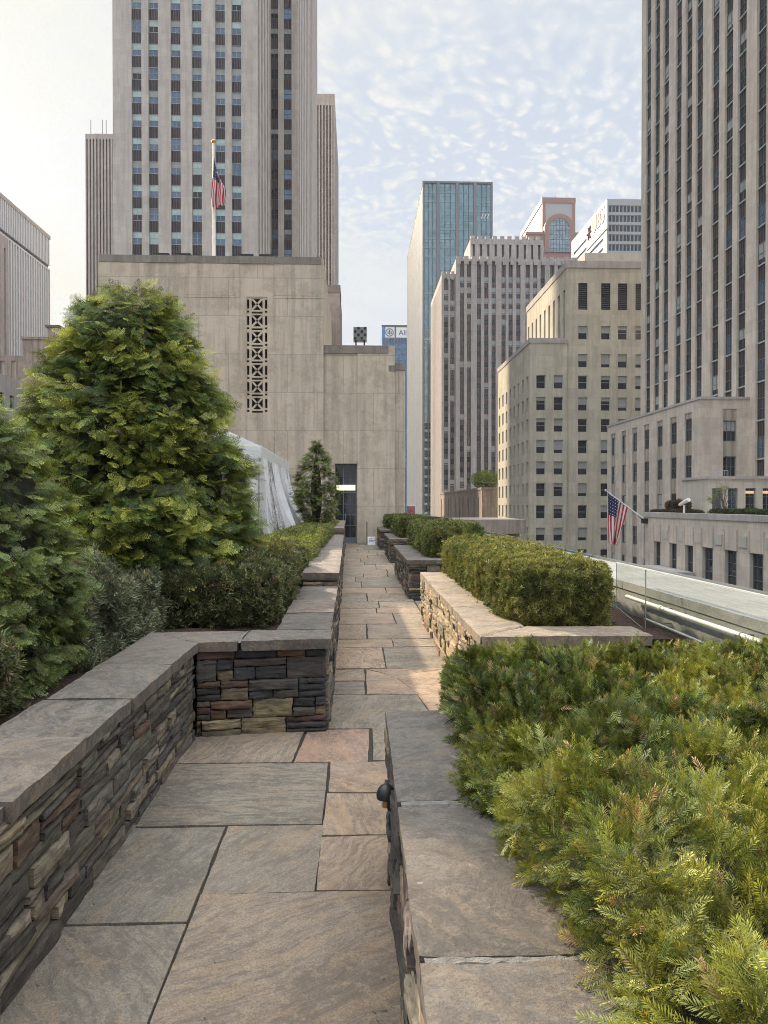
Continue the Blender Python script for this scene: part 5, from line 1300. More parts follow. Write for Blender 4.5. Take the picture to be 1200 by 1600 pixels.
def small_signs():
    # lit red panel on a grey box at the end of the parapet
    Y = 31.0; x0, x1 = at(635.5, 800, Y).x, at(649.5, 800, Y).x; zt, zb = at(640, 790, Y).z, at(640, 809, Y).z
    q = thing('control_box', 'small grey box with a bright red panel at the far end of the parapet', 'box', (x0, Y, zb))
    m = MB(); m.box(x0+0.03, x1-0.03, Y, Y+0.25, zb-0.3, zt-0.03); part(m, 'cabinet', [M['grey_metal']], q)
    m = MB(); m.box(x0, x1, Y-0.04, Y+0.3, zt-0.029, zt+0.03); part(m, 'lid', [M['white_paint']], q)
    m = MB(); xa, xb = at(638.6, 800, Y).x, at(645.2, 800, Y).x; m.box(xa, xb, Y-0.014, Y-0.001, zb+0.03, zt-0.05); part(m, 'red_panel', [M['red_paint']], q)
    m = MB(); xm = (xa+xb)/2
    for z in (zb+0.07, zb+0.26):
        m.face([(xm-0.06, Y-0.017, z), (xm+0.06, Y-0.017, z), (xm, Y-0.017, z+0.13)])
    part(m, 'mark', [M['roof_dark']], q)
    # white notice standing by the door, and a thin post
    Y = 28.9; q = thing('floor_sign', 'small white notice board with blue print standing by the far wall', 'sign', (at(580, 848, Y).x, Y, 0))
    xa, xb = at(574.5, 845, Y).x, at(586.5, 845, Y).x
    m = MB(); m.face([(xa, Y, 0.02), (xb, Y, 0.02), (xb, Y+0.12, 0.33), (xa, Y+0.12, 0.33)]); m.face([(xa, Y+0.26, 0.02), (xb, Y+0.26, 0.02), (xb, Y+0.121, 0.33), (xa, Y+0.121, 0.33)]); m.box(xa, xb, Y-0.01, Y+0.27, 0.0, 0.02); part(m, 'board', [M['white_paint']], q)
    m = MB(); rr = random.Random(4)
    for k in range(3):
        z = 0.12+k*0.055; y = Y+(z-0.02)*0.387-0.004; x = xa+0.05
        while x < xb-0.06: w = rr.uniform(0.02, 0.06); m.face([(x, y, z), (x+w, y, z), (x+w, y+0.011, z+0.03), (x, y+0.011, z+0.03)]); x += w+0.015
    part(m, 'print', [M['blue_ink']], q)
    p = at(573.3, 848, 29.2); q = MB(); q.tube([(p.x, 29.2, 0), (p.x, 29.2, at(573, 815, 29.2).z)], 0.022, 8); q.box(p.x-0.06, p.x+0.06, 29.14, 29.26, 0, 0.02)
    o = q.build('post', [M['grey_metal']]); tag(o, 'thin grey post standing against the far wall beside the white notice', 'post')
small_signs()

# ---- white marquee with clear curtains
def marquee():
    def fn(t, b, out):
        pos = t.new('ShaderNodeNewGeometry').outputs['Position']
        n = t.noise(pos, 3.0, 4, 0.6)
        b.inputs['Base Color'].default_value = (0.86, 0.87, 0.88, 1); b.inputs['Roughness'].default_value = 0.28; b.inputs['Coat Weight'].default_value = 0.3
        t.put(b.inputs['Normal'], t.bump(n, 0.9, 0.08))
        tl = t.new('ShaderNodeBsdfTranslucent'); tl.inputs[0].default_value = (0.88, 0.88, 0.86, 1)
        mx = t.new('ShaderNodeMixShader'); mx.inputs[0].default_value = 0.45; t.l.new(b.outputs[0], mx.inputs[1]); t.l.new(tl.outputs[0], mx.inputs[2]); t.l.new(mx.outputs[0], out.inputs[0])
    M['vinyl'] = material('vinyl', fn)
    def fn2(t, b, out):
        pos = t.new('ShaderNodeNewGeometry').outputs['Position']; n = t.noise(pos, 3.5, 4, 0.6)
        nm = t.bump(n, 1.0, 0.10)
        tr = t.new('ShaderNodeBsdfTransparent'); tr.inputs[0].default_value = (0.86, 0.87, 0.88, 1)
        gl = t.new('ShaderNodeBsdfGlossy'); gl.inputs[0].default_value = (0.9, 0.92, 0.95, 1); gl.inputs['Roughness'].default_value = 0.16; t.put(gl.inputs['Normal'], nm)
        lw = t.new('ShaderNodeLayerWeight'); lw.inputs[0].default_value = 0.55; t.put(lw.inputs['Normal'], nm)
        mx = t.new('ShaderNodeMixShader'); t.put(mx.inputs[0], t.range(lw.outputs['Facing'], 0.15, 0.9, 0.15, 0.85)); t.l.new(tr.outputs[0], mx.inputs[1]); t.l.new(gl.outputs[0], mx.inputs[2]); t.l.new(mx.outputs[0], out.inputs[0])
    M['clear_vinyl'] = material('clear_vinyl', fn2)
    Yc = 18.0; c = at(407.5, 800, Yc); X = c.x; Ye = at_x(451, 760, X).y
    ze = at(407.5, 697, Yc).z; zv = at(407.5, 716, Yc).z; zf = 0.6
    q = thing('marquee', 'white vinyl marquee with clear plastic side curtains standing behind the left hedge', 'tent', (X, Yc, 0))
    W_ = 5.0
    m = MB(); xr = X-W_/2; zr = ze+1.15
    m.face([(X, Yc, ze), (X, Ye, ze), (xr, Ye, zr), (xr, Yc, zr)]); m.face([(X-W_, Yc, ze), (X-W_, Ye, ze), (xr, Ye, zr), (xr, Yc, zr)]); part(m, 'roof', [M['vinyl']], q)
    m = MB()
    m.box(X-0.005, X+0.02, Yc, Ye, zv, ze+0.01); m.box(X-W_, X+0.02, Yc-0.025, Yc-0.001, zv, ze+0.01)
    m.face([(X, Yc-0.012, ze), (X-W_, Yc-0.012, ze), (xr, Yc-0.012, zr)]); part(m, 'valance', [M['vinyl']], q)
    for x in (X-0.05, X-W_+0.1):
        for y in (Yc+0.05, (Yc+Ye)/2, Ye-0.05):
            m = MB(); m.tube([(x, y, 0), (x, y, zv+0.05)], 0.035, 8); part(m, 'pole', [M['steel']], q)
    def curtain(a, b_, solid, seed, flare=0.45, nf=5, pinch=0.0):
        a = Vector(a); b_ = Vector(b_); d = b_-a; N = Vector((d.y, -d.x, 0)).normalized()
        def f(u, v):
            s = u; w = v**1.6
            uu = s*(1-pinch*w) + pinch*w*0.5
            fold = 0.13*math.sin(u*nf*2*math.pi+seed)*(0.25+0.75*v)+0.05*math.sin(u*nf*5.1+seed*2+v*3)
            return a + d*uu + N*(fold+flare*w) + Vector((0, 0, (zf-zv)*v+zv))
        me = cloth_grid(f, 60, 14)
        part(me, 'curtain', [M['vinyl'] if solid else M['clear_vinyl']], q)
    dy = Ye-Yc
    curtain((X+0.02, Yc, 0), (X+0.02, Yc+dy*0.10, 0), True, 0.3, 0.15, 2)
    curtain((X+0.0, Yc+dy*0.02, 0), (X+0.0, Yc+dy*0.55, 0), False, 1.1, 0.35, 5)
    curtain((X+0.03, Yc+dy*0.22, 0), (X+0.03, Yc+dy*0.42, 0), True, 2.2, 0.65, 3, 0.55)
    curtain((X+0.03, Yc+dy*0.50, 0), (X+0.03, Yc+dy*0.72, 0), True, 3.0, 0.75, 3, 0.5)
    curtain((X+0.01, Yc+dy*0.5, 0), (X+0.01, Ye, 0), False, 4.0, 0.5, 4)
    curtain((X+0.03, Yc+dy*0.82, 0), (X+0.03, Ye, 0), True, 5.0, 0.6, 2, 0.3)
    curtain((X-0.55, Yc-0.03, 0), (X, Yc-0.03, 0), True, 0.0, 0.12, 2)
    curtain((X-W_, Yc-0.02, 0), (X-0.5, Yc-0.02, 0), False, 2.0, 0.1, 9)
marquee()

# ================================================================== FOLIAGE
rs = np.random.RandomState(7)
def norm(a): return a/np.maximum(np.linalg.norm(a, axis=-1, keepdims=True), 1e-9)
def basis(d, up):
    """rotation matrices with local Y -> d and local Z close to up; columns are X, Y, Z"""
    d = norm(d); x = norm(np.cross(d, up)); z = np.cross(x, d); return np.stack([x, d, z], axis=-1)
def scatter(name, templates, pos, d, up, scale, col, mats, parent, base):
    """one mesh made of many copies of small leaf templates (tris (k,3,3), shade (k,3))"""
    V = []; Cc = []
    Rm = basis(d, up); which = rs.randint(0, len(templates), len(pos))
    for ti, (T, sh) in enumerate(templates):
        s = which == ti
        if not s.any(): continue
        v = np.einsum('nij,kaj->nkai', Rm[s], T)*scale[s][:, None, None, None] + pos[s][:, None, None, :] - np.array(base)
        c = col[s][:, None, None, :]*sh[None, :, :, None]
        V.append(v.reshape(-1, 3)); Cc.append(c.reshape(-1, 3))
    V = np.concatenate(V).astype(np.float32); Cc = np.clip(np.concatenate(Cc), 0, 1).astype(np.float32)
    n = len(V); me = bpy.data.meshes.new(name); me.vertices.add(n); me.vertices.foreach_set('co', V.ravel())
    me.loops.add(n); me.loops.foreach_set('vertex_index', np.arange(n, dtype=np.int32))
    me.polygons.add(n//3); me.polygons.foreach_set('loop_start', np.arange(0, n, 3, dtype=np.int32)); me.polygons.foreach_set('loop_total', np.full(n//3, 3, dtype=np.int32))
    me.materials.append(mats); me.update(calc_edges=True)
    ca = me.color_attributes.new('tint', 'FLOAT_COLOR', 'POINT'); a = np.ones((n, 4), dtype=np.float32); a[:, :3] = Cc; ca.data.foreach_set('color', a.ravel())
    o = bpy.data.objects.new(name, me); C.objects.link(o); o.parent = parent
    return o

def yew_sprig(n=13, nl=0.24, wd=0.030, quads=True, seed=0):
    """flat two-ranked shoot of needles along +Y, length 1"""
    r = np.random.RandomState(seed); T = []; S = []
    T.append([(-0.010, 0, 0), (0.010, 0, 0), (0, 1, 0.02)]); S.append([0.5, 0.5, 0.9])
    for i in range(n):
        t = 0.06+0.94*i/(n-1); L = nl*(0.75+0.5*math.sin(math.pi*min(1, t*0.9+0.08)))*r.uniform(0.8, 1.15)
        for s in (-1, 1):
            a = math.radians(r.uniform(42, 66)*(1-0.45*t**3)); dx, dy = s*math.sin(a), math.cos(a); dz = r.uniform(-0.05, 0.30)
            b = np.array([0, t+r.uniform(-.02, .02), 0]); e = b+np.array([dx, dy, dz])*L; m = b+(e-b)*0.45+np.array([0, 0, 0.015])
            pw = np.array([dy, -dx, 0])*wd*0.5; g = r.uniform(0.75, 1.2)*(0.85+0.35*t)
            if quads: T += [[b, m+pw, m-pw], [m-pw, m+pw, e]]; S += [[g*0.65, g, g], [g, g, g*1.15]]
            else: T.append([b-pw, b+pw, e]); S.append([g*0.7, g*0.8, g*1.1])
    return np.array(T, dtype=np.float64), np.array(S)
def tuft(n=9, seed=0, wd=0.16):
    """loose tuft of short leaves pointing outwards along +Y"""
    r = np.random.RandomState(seed); T = []; S = []
    for i in range(n):
        d = norm(np.array([r.normal()*0.75, 0.75+r.rand()*0.6, r.normal()*0.75])); L = r.uniform(0.6, 1.1)
        sd_ = norm(np.cross(d, r.normal(size=3)))*wd*0.5; b = r.normal(size=3)*0.12; e = b+d*L; m = b+d*L*0.5; g = r.uniform(0.65, 1.25)
        T += [[b, m+sd_, m-sd_], [m-sd_, m+sd_, e]]; S += [[g*0.55, g, g], [g, g, g*1.2]]
    return np.array(T), np.array(S)
def frond(seed=0):
    """flat fern-like conifer spray along +Y, length 1, tips drooping"""
    r = np.random.RandomState(seed); T = []; S = []
    Z = lambda y, x: -0.16*y*y - 0.22*x*x
    n = 8
    T.append([(-0.012, 0, 0), (0.012, 0, 0), (0, 1, Z(1, 0))]); S.append([0.5, 0.5, 1.2])
    for i in range(n):
        t = 0.10+0.86*i/(n-1); L = (0.44*(1-t)**0.75+0.08)*r.uniform(0.75, 1.2)
        for s in (-1, 1):
            t_ = t+r.uniform(-0.03, 0.03); a = math.radians(r.uniform(42, 60)); dx, dy = s*math.sin(a), math.cos(a)
            k = max(2, int(L/0.085)); g = r.uniform(0.75, 1.15)*(0.75+0.5*t)
            def P(l, o=0.0): x = dx*l+dy*o; y = t_+dy*l-dx*o; return (x, y, Z(y, x))
            T.append([P(0, -0.012), P(0, 0.012), P(L)]); S.append([g*0.6, g*0.6, g*1.3])
            for j in range(k):
                l = L*(j+0.5)/k; ll = 0.105*(1-0.5*j/k)*r.uniform(0.7, 1.2)
                for q in (-1, 1):
                    T.append([P(l-0.018), P(l+0.022), P(l+ll*0.75, q*ll*0.75)]); gg = g*(0.8+0.5*j/k)*r.uniform(0.85, 1.15); S.append([gg*0.8, gg*0.8, gg*1.25])
    return np.array(T, dtype=np.float64), np.array(S)
SPRIGS = [yew_sprig(12, 0.27, 0.042, seed=i) for i in range(5)]; SPRIGS_LOW = [yew_sprig(8, 0.34, 0.075, False, seed=i+10) for i in range(5)]
TUFTS = [tuft(9, i) for i in range(6)]; FRONDS = [frond(i) for i in range(6)]

def dirfield(p, s, seed):
    """slowly turning direction field, so that neighbouring shoots lean the same way"""
    return np.array([tuple(mnoise.noise_vector(Vector((float(a)*s+seed, float(b)*s, float(c)*s)))) for a, b, c in p])
def lump(p, s, seed): return np.array([mnoise.noise(Vector((float(a)*s+seed, float(b)*s, float(c)*s))) for a, b, c in p])
def box_surface(n, cx, cy, cz, hx, hy, hz, bottom=0.0, pw=9.0, faces=None):
    """random points on a rounded box, with outward normals"""
    A = {'t': hx*hy, 'f': hx*hz, 'k': hx*hz, 'l': hy*hz, 'r': hy*hz}
    if faces: A = {k: v*faces.get(k, 1.0) for k, v in A.items()}
    ks = list(A); w = np.array([A[k] for k in ks]); w = w/w.sum(); ch = rs.choice(len(ks), n, p=w); q = rs.uniform(-1, 1, (n, 3))
    for i, k in enumerate(ks):
        s = ch == i
        if k == 't': q[s, 2] = 1
        if k == 'f': q[s, 1] = -1
        if k == 'k': q[s, 1] = 1
        if k == 'l': q[s, 0] = -1
        if k == 'r': q[s, 0] = 1
    q[:, 2] = np.where(q[:, 2] < -1+bottom, -1+bottom, q[:, 2])
    pn = (np.abs(q)**pw).sum(1)**(1/pw); q = q/pn[:, None]
    nr = norm(np.sign(q)*np.abs(q)**(pw-1)/np.array([hx, hy, hz]))
    return q*np.array([hx, hy, hz])+np.array([cx, cy, cz]), nr
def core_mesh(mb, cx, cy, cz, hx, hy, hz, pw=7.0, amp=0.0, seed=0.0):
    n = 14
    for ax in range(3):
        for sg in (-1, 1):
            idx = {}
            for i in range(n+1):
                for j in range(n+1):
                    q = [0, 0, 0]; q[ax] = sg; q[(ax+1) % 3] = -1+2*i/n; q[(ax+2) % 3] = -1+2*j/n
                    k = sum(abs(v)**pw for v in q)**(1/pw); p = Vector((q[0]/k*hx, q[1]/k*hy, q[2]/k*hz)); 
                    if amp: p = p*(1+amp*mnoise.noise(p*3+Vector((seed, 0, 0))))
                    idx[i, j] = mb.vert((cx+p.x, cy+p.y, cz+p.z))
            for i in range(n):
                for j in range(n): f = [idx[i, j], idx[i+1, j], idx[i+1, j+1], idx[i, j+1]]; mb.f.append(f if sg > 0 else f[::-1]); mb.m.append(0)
def mixcol(n, cols, jit=0.12, w=None):
    cols = np.array(cols); i = rs.choice(len(cols), n, p=w); return cols[i]*(1+rs.normal(0, jit, (n, 1)))
def hedge(name, label, cat, box, n, size, cols, w, templates=TUFTS, mat='leaf', amp=0.04, freq=3.0, inset=0.06, group=None, seed=0.0, faces=None, upb=0.35, young=None, shell=0.06):
    x0, x1, y0, y1, z0, z1 = box; c = ((x0+x1)/2, (y0+y1)/2, (z0+z1)/2); h = ((x1-x0)/2, (y1-y0)/2, (z1-z0)/2)
    t = thing(name, label, cat, (c[0], c[1], z0), group)
    p, nr = box_surface(n, *c, *h, faces=faces)
    lp = lump(p, freq, seed)+0.5*lump(p, freq*2.7, seed+9)
    p = p + nr*(lp*amp*2)[:, None] - nr*(np.abs(rs.normal(0, 1, n))*shell)[:, None]
    d = nr + 1.5*dirfield(p, 9.0/max(1.0, size*22), seed) + rs.normal(0, 0.40, (n, 3)) + np.array([0, 0, upb]); up = nr + rs.normal(0, 0.6, (n, 3))
    fz = lump(p, 13.0/max(1.0, size*22), seed+50); p = p + nr*(fz*0.028)[:, None]
    cl = mixcol(n, cols, 0.14, w)
    if young is not None:   # fresh growth sits in patches on top
        k = np.clip((lump(p, 2.1, seed+30)+0.12+0.25*nr[:, 2])*2.2, 0, 1)*(rs.rand(n) < 0.75)
        cl = cl*(1-k[:, None])+np.array(young)*k[:, None]*(1+rs.normal(0, 0.12, (n, 1)))
    cl = cl*np.clip(1.0+0.9*fz, 0.45, 1.5)[:, None]; sc = size*rs.uniform(0.7, 1.3, n)  # set-back tufts darker: shade between clumps put into the leaf colour
    st = rs.rand(n) < 0.015; p[st] += nr[st]*rs.uniform(0.02, 0.07, (st.sum(), 1)); sc[st] *= 1.3
    scatter('foliage', templates, p, d, up, sc, cl, M[mat], t, t.location)
    m = MB(); core_mesh(m, c[0], c[1], c[2]-inset*0.4, h[0]-inset, h[1]-inset, h[2]-inset*0.8, 7.0, 0.05, seed); part(m, 'shade_core', [M['inner']], t)
    return t

YEW = [(0.085, 0.115, 0.020), (0.135, 0.165, 0.028), (0.20, 0.22, 0.045), (0.045, 0.070, 0.016), (0.28, 0.25, 0.07), (0.38, 0.24, 0.11)]
# ---- the big yew hedge in the right foreground: full needles close to the camera
def near_hedge():
    box = (0.44, 2.95, 0.30, 4.02, 0.42, 0.83); x0, x1, y0, y1, z0, z1 = box
    c = ((x0+x1)/2, (y0+y1)/2, (z0+z1)/2); h = ((x1-x0)/2, (y1-y0)/2, (z1-z0)/2)
    t = thing('yew_hedge', 'big loose yew hedge with long green needles filling the right foreground', 'hedge', (c[0], c[1], z0))
    def top(x, y): # gentle humps and hollows
        return np.array([0.085*mnoise.noise(Vector((a*1.3, b*1.3, 3)))+0.085*mnoise.noise(Vector((a*3.4, b*3.4, 8)))+0.050*mnoise.noise(Vector((a*8, b*8, 18))) for a, b in zip(x, y)])
    def make(n, ys, tm, sz):
        p, nr = box_surface(n, *c, *h, faces={'k': 0.9, 'r': 0.02, 'f': 0.0}, pw=8.0)
        s = (p[:, 1] >= ys[0]) & (p[:, 1] < ys[1]) & (p[:, 0] < 0.62+0.62*p[:, 1]); p = p[s]; nr = nr[s]; n = len(p)
        u = top(p[:, 0], p[:, 1]); near = np.clip((2.3-p[:, 1])/1.6, 0, 1)
        p[:, 2] += (u+near*0.09)*np.clip((p[:, 2]-z0)/(z1-z0), 0, 1)
        side = np.array([mnoise.noise(Vector((b*2.3, cc*2.0, 5)))+0.6*mnoise.noise(Vector((b*6.3, cc*5.0, 25))) for b, cc in zip(p[:, 1], p[:, 2])])
        p[:, 0] += np.minimum(0, nr[:, 0])*side*0.09
        dep = np.abs(rs.normal(0, 1, n)); p -= nr*(dep*0.038)[:, None]
        hol = np.array([mnoise.noise(Vector((a*4.2, b*4.2, 40))) for a, b in p[:, :2]])
        keep = ~((hol > 0.38) & (nr[:, 2] > 0.5) & (rs.rand(n) < 0.85)); p, nr, dep, hol = p[keep], nr[keep], dep[keep], hol[keep]; n = len(p)
        df = dirfield(p, 11.0, 3.0); fz = lump(p, 14.0, 71.0); p = p + nr*(fz*0.055)[:, None]
        d = nr*0.85 + df*1.7 + rs.normal(0, 0.42, (n, 3)) + np.array([-0.15, -0.25, 0.10]); up = nr + rs.normal(0, 0.45, (n, 3))
        cl = mixcol(n, YEW, 0.15, [0.25, 0.24, 0.17, 0.22, 0.07, 0.05])
        k = np.clip((lump(p, 2.0, 12)+0.05+0.30*nr[:, 2]-0.10)*2.0, 0, 1)[:, None]*(rs.rand(n) < .8)[:, None]
        cl = cl*(1-k)+np.array((0.27, 0.27, 0.050))*k*(1+rs.normal(0, 0.15, (n, 1)))
        cl *= np.clip(1.0+0.5*hol+0.9*fz, 0.40, 1.6)[:, None]  # recessed sprigs tinted darker, painting the shade in the gaps
        return p, d, up, sz*rs.uniform(0.7, 1.35, n), cl
    p, d, up, sc, cl = make(76000, (0.2, 2.2), SPRIGS, 0.048); scatter('foliage', SPRIGS, p, d, up, sc, cl, M['needle'], t, t.location)
    p, d, up, sc, cl = make(95000, (2.2, 4.2), SPRIGS_LOW, 0.050); scatter('foliage', SPRIGS_LOW, p, d, up, sc, cl, M['needle'], t, t.location)
    m = MB(); core_mesh(m, c[0], c[1], c[2]-0.075, h[0]-0.05, h[1]-0.05, h[2]-0.03, 7.0, 0.02, 2); part(m, 'shade_core', [M['inner']], t)
    m = MB(); r = random.Random(3)
    for k in range(420):
        x, y = r.uniform(0.5, 2.8), r.uniform(0.9, 3.9); z = 0.72+r.uniform(-0.03, 0.05)
        q = Vector((x, y, z)); dd = Vector((r.uniform(-1, 1), r.uniform(-1, 1), r.uniform(0.0, 0.9))).normalized(); m.tube([q, q+dd*0.06, q+dd*0.12+Vector((0, 0, 0.02))], [0.002, 0.0016, 0.001], 4, 0, (1, 1, 1), False)
    tag(part(m, 'twigs', [M['bark']], t), kind='stuff')
near_hedge()

BOX = [(0.085, 0.115, 0.026), (0.13, 0.155, 0.042), (0.18, 0.19, 0.055), (0.045, 0.070, 0.020), (0.26, 0.24, 0.09), (0.26, 0.18, 0.09)]
BW = [0.26, 0.26, 0.19, 0.15, 0.10, 0.04]
GR = 'clipped hedges along the right of the path'
hedge('clipped_hedge', 'long clipped hedge with golden green top behind the sunlit tan wall', 'hedge', (1.22, 2.08, 5.72, 10.6, 0.50, 1.13), 88000, 0.030, BOX, BW, group=GR, seed=1, amp=0.028, faces={'r': 0.6, 'k': 0.3}, young=(0.23, 0.22, 0.06), shell=0.035, inset=0.10)
hedge('clipped_hedge', 'rounded clipped hedge, third from the far end on the right of the path', 'hedge', (1.26, 2.28, 12.95, 18.0, 0.50, 1.19), 26000, 0.050, BOX, BW, group=GR, seed=2, amp=0.05, faces={'r': 0.2, 'k': 0.3}, young=(0.22, 0.23, 0.06))
hedge('clipped_hedge', 'small dark clipped hedge second from the far end, right of the path', 'hedge', (1.20, 2.05, 20.6, 24.6, 0.50, 1.20), 14000, 0.06, BOX, BW, group=GR, seed=3, amp=0.05, faces={'r': 0.3, 'k': 0.3})
hedge('clipped_hedge', 'smallest dark hedge at the far end of the path near the red panel', 'hedge', (1.10, 2.02, 26.2, 29.6, 0.50, 1.16), 9000, 0.07, BOX, [0.34, 0.2, 0.1, 0.32, 0.02, 0.02], group=GR, seed=4, amp=0.04, faces={'r': 0.3, 'k': 0.3})
hedge('clipped_hedge', 'long flat topped clipped hedge along the left side of the path', 'hedge', (-1.62, -0.64, 9.6, 27.5, 0.50, 1.02), 80000, 0.045, BOX, BW, seed=5, amp=0.03, faces={'l': 0.3, 'k': 0.3}, young=(0.25, 0.26, 0.06), shell=0.04)
hedge('clipped_hedge', 'low dark hedge farther left in front of the white marquee', 'hedge', (-3.9, -2.15, 13.2, 16.2, 0.50, 0.98), 16000, 0.055, BOX, [0.35, 0.18, 0.08, 0.33, 0.04, 0.02], seed=6, amp=0.04)
DULL = [(0.12, 0.14, 0.05), (0.17, 0.185, 0.075), (0.075, 0.09, 0.038), (0.22, 0.205, 0.09), (0.24, 0.165, 0.10)]
hedge('yew_shrub', 'dull dark yew shrub under the big conifer, thin and twiggy near the wall corner', 'shrub', (-2.05, -0.70, 6.25, 9.9, 0.52, 1.08), 42000, 0.042, DULL, [0.3, 0.25, 0.25, 0.12, 0.08], seed=7, amp=0.08, freq=2.2, shell=0.07, inset=0.11)
hedge('juniper_shrub', 'greyish feathery shrub between the two left conifers beside the stone coping', 'shrub', (-2.55, -1.62, 4.55, 6.2, 0.52, 1.10), 30000, 0.042, [(0.18, 0.20, 0.115), (0.25, 0.265, 0.155), (0.11, 0.125, 0.075), (0.28, 0.23, 0.15)], [0.35, 0.25, 0.28, 0.12], seed=8, amp=0.12, freq=2.0, shell=0.07, inset=0.17)
hedge('yew_shrub', 'small dark shrub at the foot of the leftmost conifer near the picture edge', 'shrub', (-2.6, -1.70, 3.0, 4.0, 0.5, 0.92), 16000, 0.04, DULL, [0.3, 0.25, 0.25, 0.12, 0.08], seed=9, amp=0.12, freq=2.4, shell=0.06, inset=0.17)

# ---- conifers
def conifer(name, label, x, y, zb, prof, n_boughs, per, size, cols, young, seed, wob=0.12, yfrac=0.5, leaders=None, arc=None):
    """prof = [(z, radius)]; boughs of flat drooping sprays over the whole crown, each bough with its own tone"""
    zs = np.array([p[0] for p in prof]); rr = np.array([p[1] for p in prof]); r0 = np.random.RandomState(seed)
    t = thing(name, label, 'tree', (x, y, zb))
    zz = np.linspace(zs[0], zs[-1], 400); cum = np.cumsum(np.interp(zz, zs, rr)+0.10); cum /= cum[-1]
    bz = np.interp(r0.rand(n_boughs), cum, zz); ba = r0.uniform(-math.pi, math.pi, n_boughs)
    if arc:  # thin out the side nobody can see
        keep = (np.cos(ba-arc) > -0.45) | (r0.rand(n_boughs) < 0.35); bz, ba = bz[keep], ba[keep]
    nb = len(bz); br = np.interp(bz, zs, rr)
    lob = np.array([mnoise.noise(Vector((math.cos(a)*2.2, math.sin(a)*2.2, z*2.4+seed))) for a, z in zip(ba, bz)])
    br = np.maximum(br*(1+wob*lob*1.6)*r0.uniform(0.88, 1.03, nb)-size*0.25, 0.02)
    out = np.stack([np.cos(ba), np.sin(ba), np.zeros(nb)], 1); tan = np.stack([-np.sin(ba), np.cos(ba), np.zeros(nb)], 1)
    cen = np.array([x, y, 0]) + out*br[:, None]; cen[:, 2] = bz
    rise = r0.uniform(-0.05, 0.45, nb); lean = r0.normal(0, 0.6, nb)
    bc = np.array(cols)[r0.choice(len(cols), nb)]*(1+r0.normal(0, 0.28, (nb, 1))).clip(0.4, 1.8)
    yk = (r0.rand(nb) < yfrac)*r0.uniform(0.3, 1.0, nb)
    N = nb*per; b = np.repeat(np.arange(nb), per); u = r0.rand(N)**0.7
    reach = size*1.7
    p = cen[b] + out[b]*((u-1.0)*reach)[:, None] + tan[b]*(r0.normal(0, size*0.55, N))[:, None]
    p[:, 2] += (u-0.5)*reach*rise[b] + r0.normal(0, size*0.22, N)
    d = out[b]*(0.8+0.3*u)[:, None] + tan[b]*(r0.normal(0, 0.45, N)+lean[b])[:, None]; d[:, 2] += rise[b]*0.7 - 0.05 + r0.normal(0, 0.34, N)
    up = np.tile([0, 0, 0.75], (N, 1)) + out[b]*0.95 + r0.normal(0, 0.30, (N, 3))
    cl = bc[b]*(0.38+0.85*u)[:, None]; k = (yk[b]*np.clip(u*1.6-0.6, 0, 1)*(r0.rand(N) < 0.8))[:, None]  # inner sprays darkened, shade of the gaps put into their colour
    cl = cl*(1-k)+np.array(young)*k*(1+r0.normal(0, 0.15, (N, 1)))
    dead = r0.rand(N) < 0.012; cl[dead] = (0.20, 0.12, 0.06)
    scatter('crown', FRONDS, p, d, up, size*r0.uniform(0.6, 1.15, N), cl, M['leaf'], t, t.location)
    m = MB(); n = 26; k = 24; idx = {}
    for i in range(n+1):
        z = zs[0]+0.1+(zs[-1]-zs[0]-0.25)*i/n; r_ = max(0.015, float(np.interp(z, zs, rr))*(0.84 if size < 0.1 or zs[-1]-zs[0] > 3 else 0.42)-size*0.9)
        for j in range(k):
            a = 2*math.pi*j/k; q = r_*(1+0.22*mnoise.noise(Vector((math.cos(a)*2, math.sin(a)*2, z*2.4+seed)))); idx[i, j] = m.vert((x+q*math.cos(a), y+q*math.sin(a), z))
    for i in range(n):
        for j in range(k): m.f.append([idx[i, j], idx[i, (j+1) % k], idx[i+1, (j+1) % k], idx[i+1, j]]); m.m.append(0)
    m.f.append([idx[n, j] for j in range(k)]); m.m.append(0); part(m, 'shade_core', [M['inner']], t)
    m = MB(); m.tube([(x, y, zb), (x+0.03, y, (zb+zs[-1])/2), (x, y, zs[-1]-0.1)], [0.11, 0.06, 0.01], 10)
    for q in range(14):
        a = r0.uniform(-2.6, 0.4); z = zs[0]+r0.uniform(-0.05, 0.3); L = float(np.interp(z+0.2, zs, rr))*0.8
        m.tube([(x, y, z-0.15), (x+math.cos(a)*L*0.5, y+math.sin(a)*L*0.5, z-0.05), (x+math.cos(a)*L, y+math.sin(a)*L, z+0.05)], [0.02, 0.012, 0.004], 5)
    part(m, 'trunk', [M['bark']], t)
    return t
CON = [(0.075, 0.110, 0.022), (0.11, 0.155, 0.032), (0.15, 0.195, 0.042), (0.085, 0.130, 0.036)]
zt = lambda py, Y: at(200, py, Y).z
Yt = 7.3; xt = at(203, 700, Yt).x; s_ = Yt/F_PX
conifer('conifer_tree', 'biggest conifer, broad dense crown with yellow green tips, left of the path', xt, Yt, 0.55,
        [(zt(985, Yt), 120*s_), (zt(945, Yt), 175*s_), (zt(890, Yt), 208*s_), (zt(800, Yt), 196*s_), (zt(700, Yt), 168*s_), (zt(600, Yt), 138*s_), (zt(530, Yt), 100*s_), (zt(480, Yt), 68*s_), (zt(462, Yt), 35*s_)],
        1500, 15, 0.150, CON, (0.62, 0.62, 0.10), 11, 0.09, 0.68, arc=-math.pi/2)
Yt = 7.15
for (px, top, r_) in ((178, 452, 0.16), (232, 458, 0.17)):
    pass
Y2 = 4.35; x2 = at(-70, 800, Y2).x; s2 = Y2/F_PX
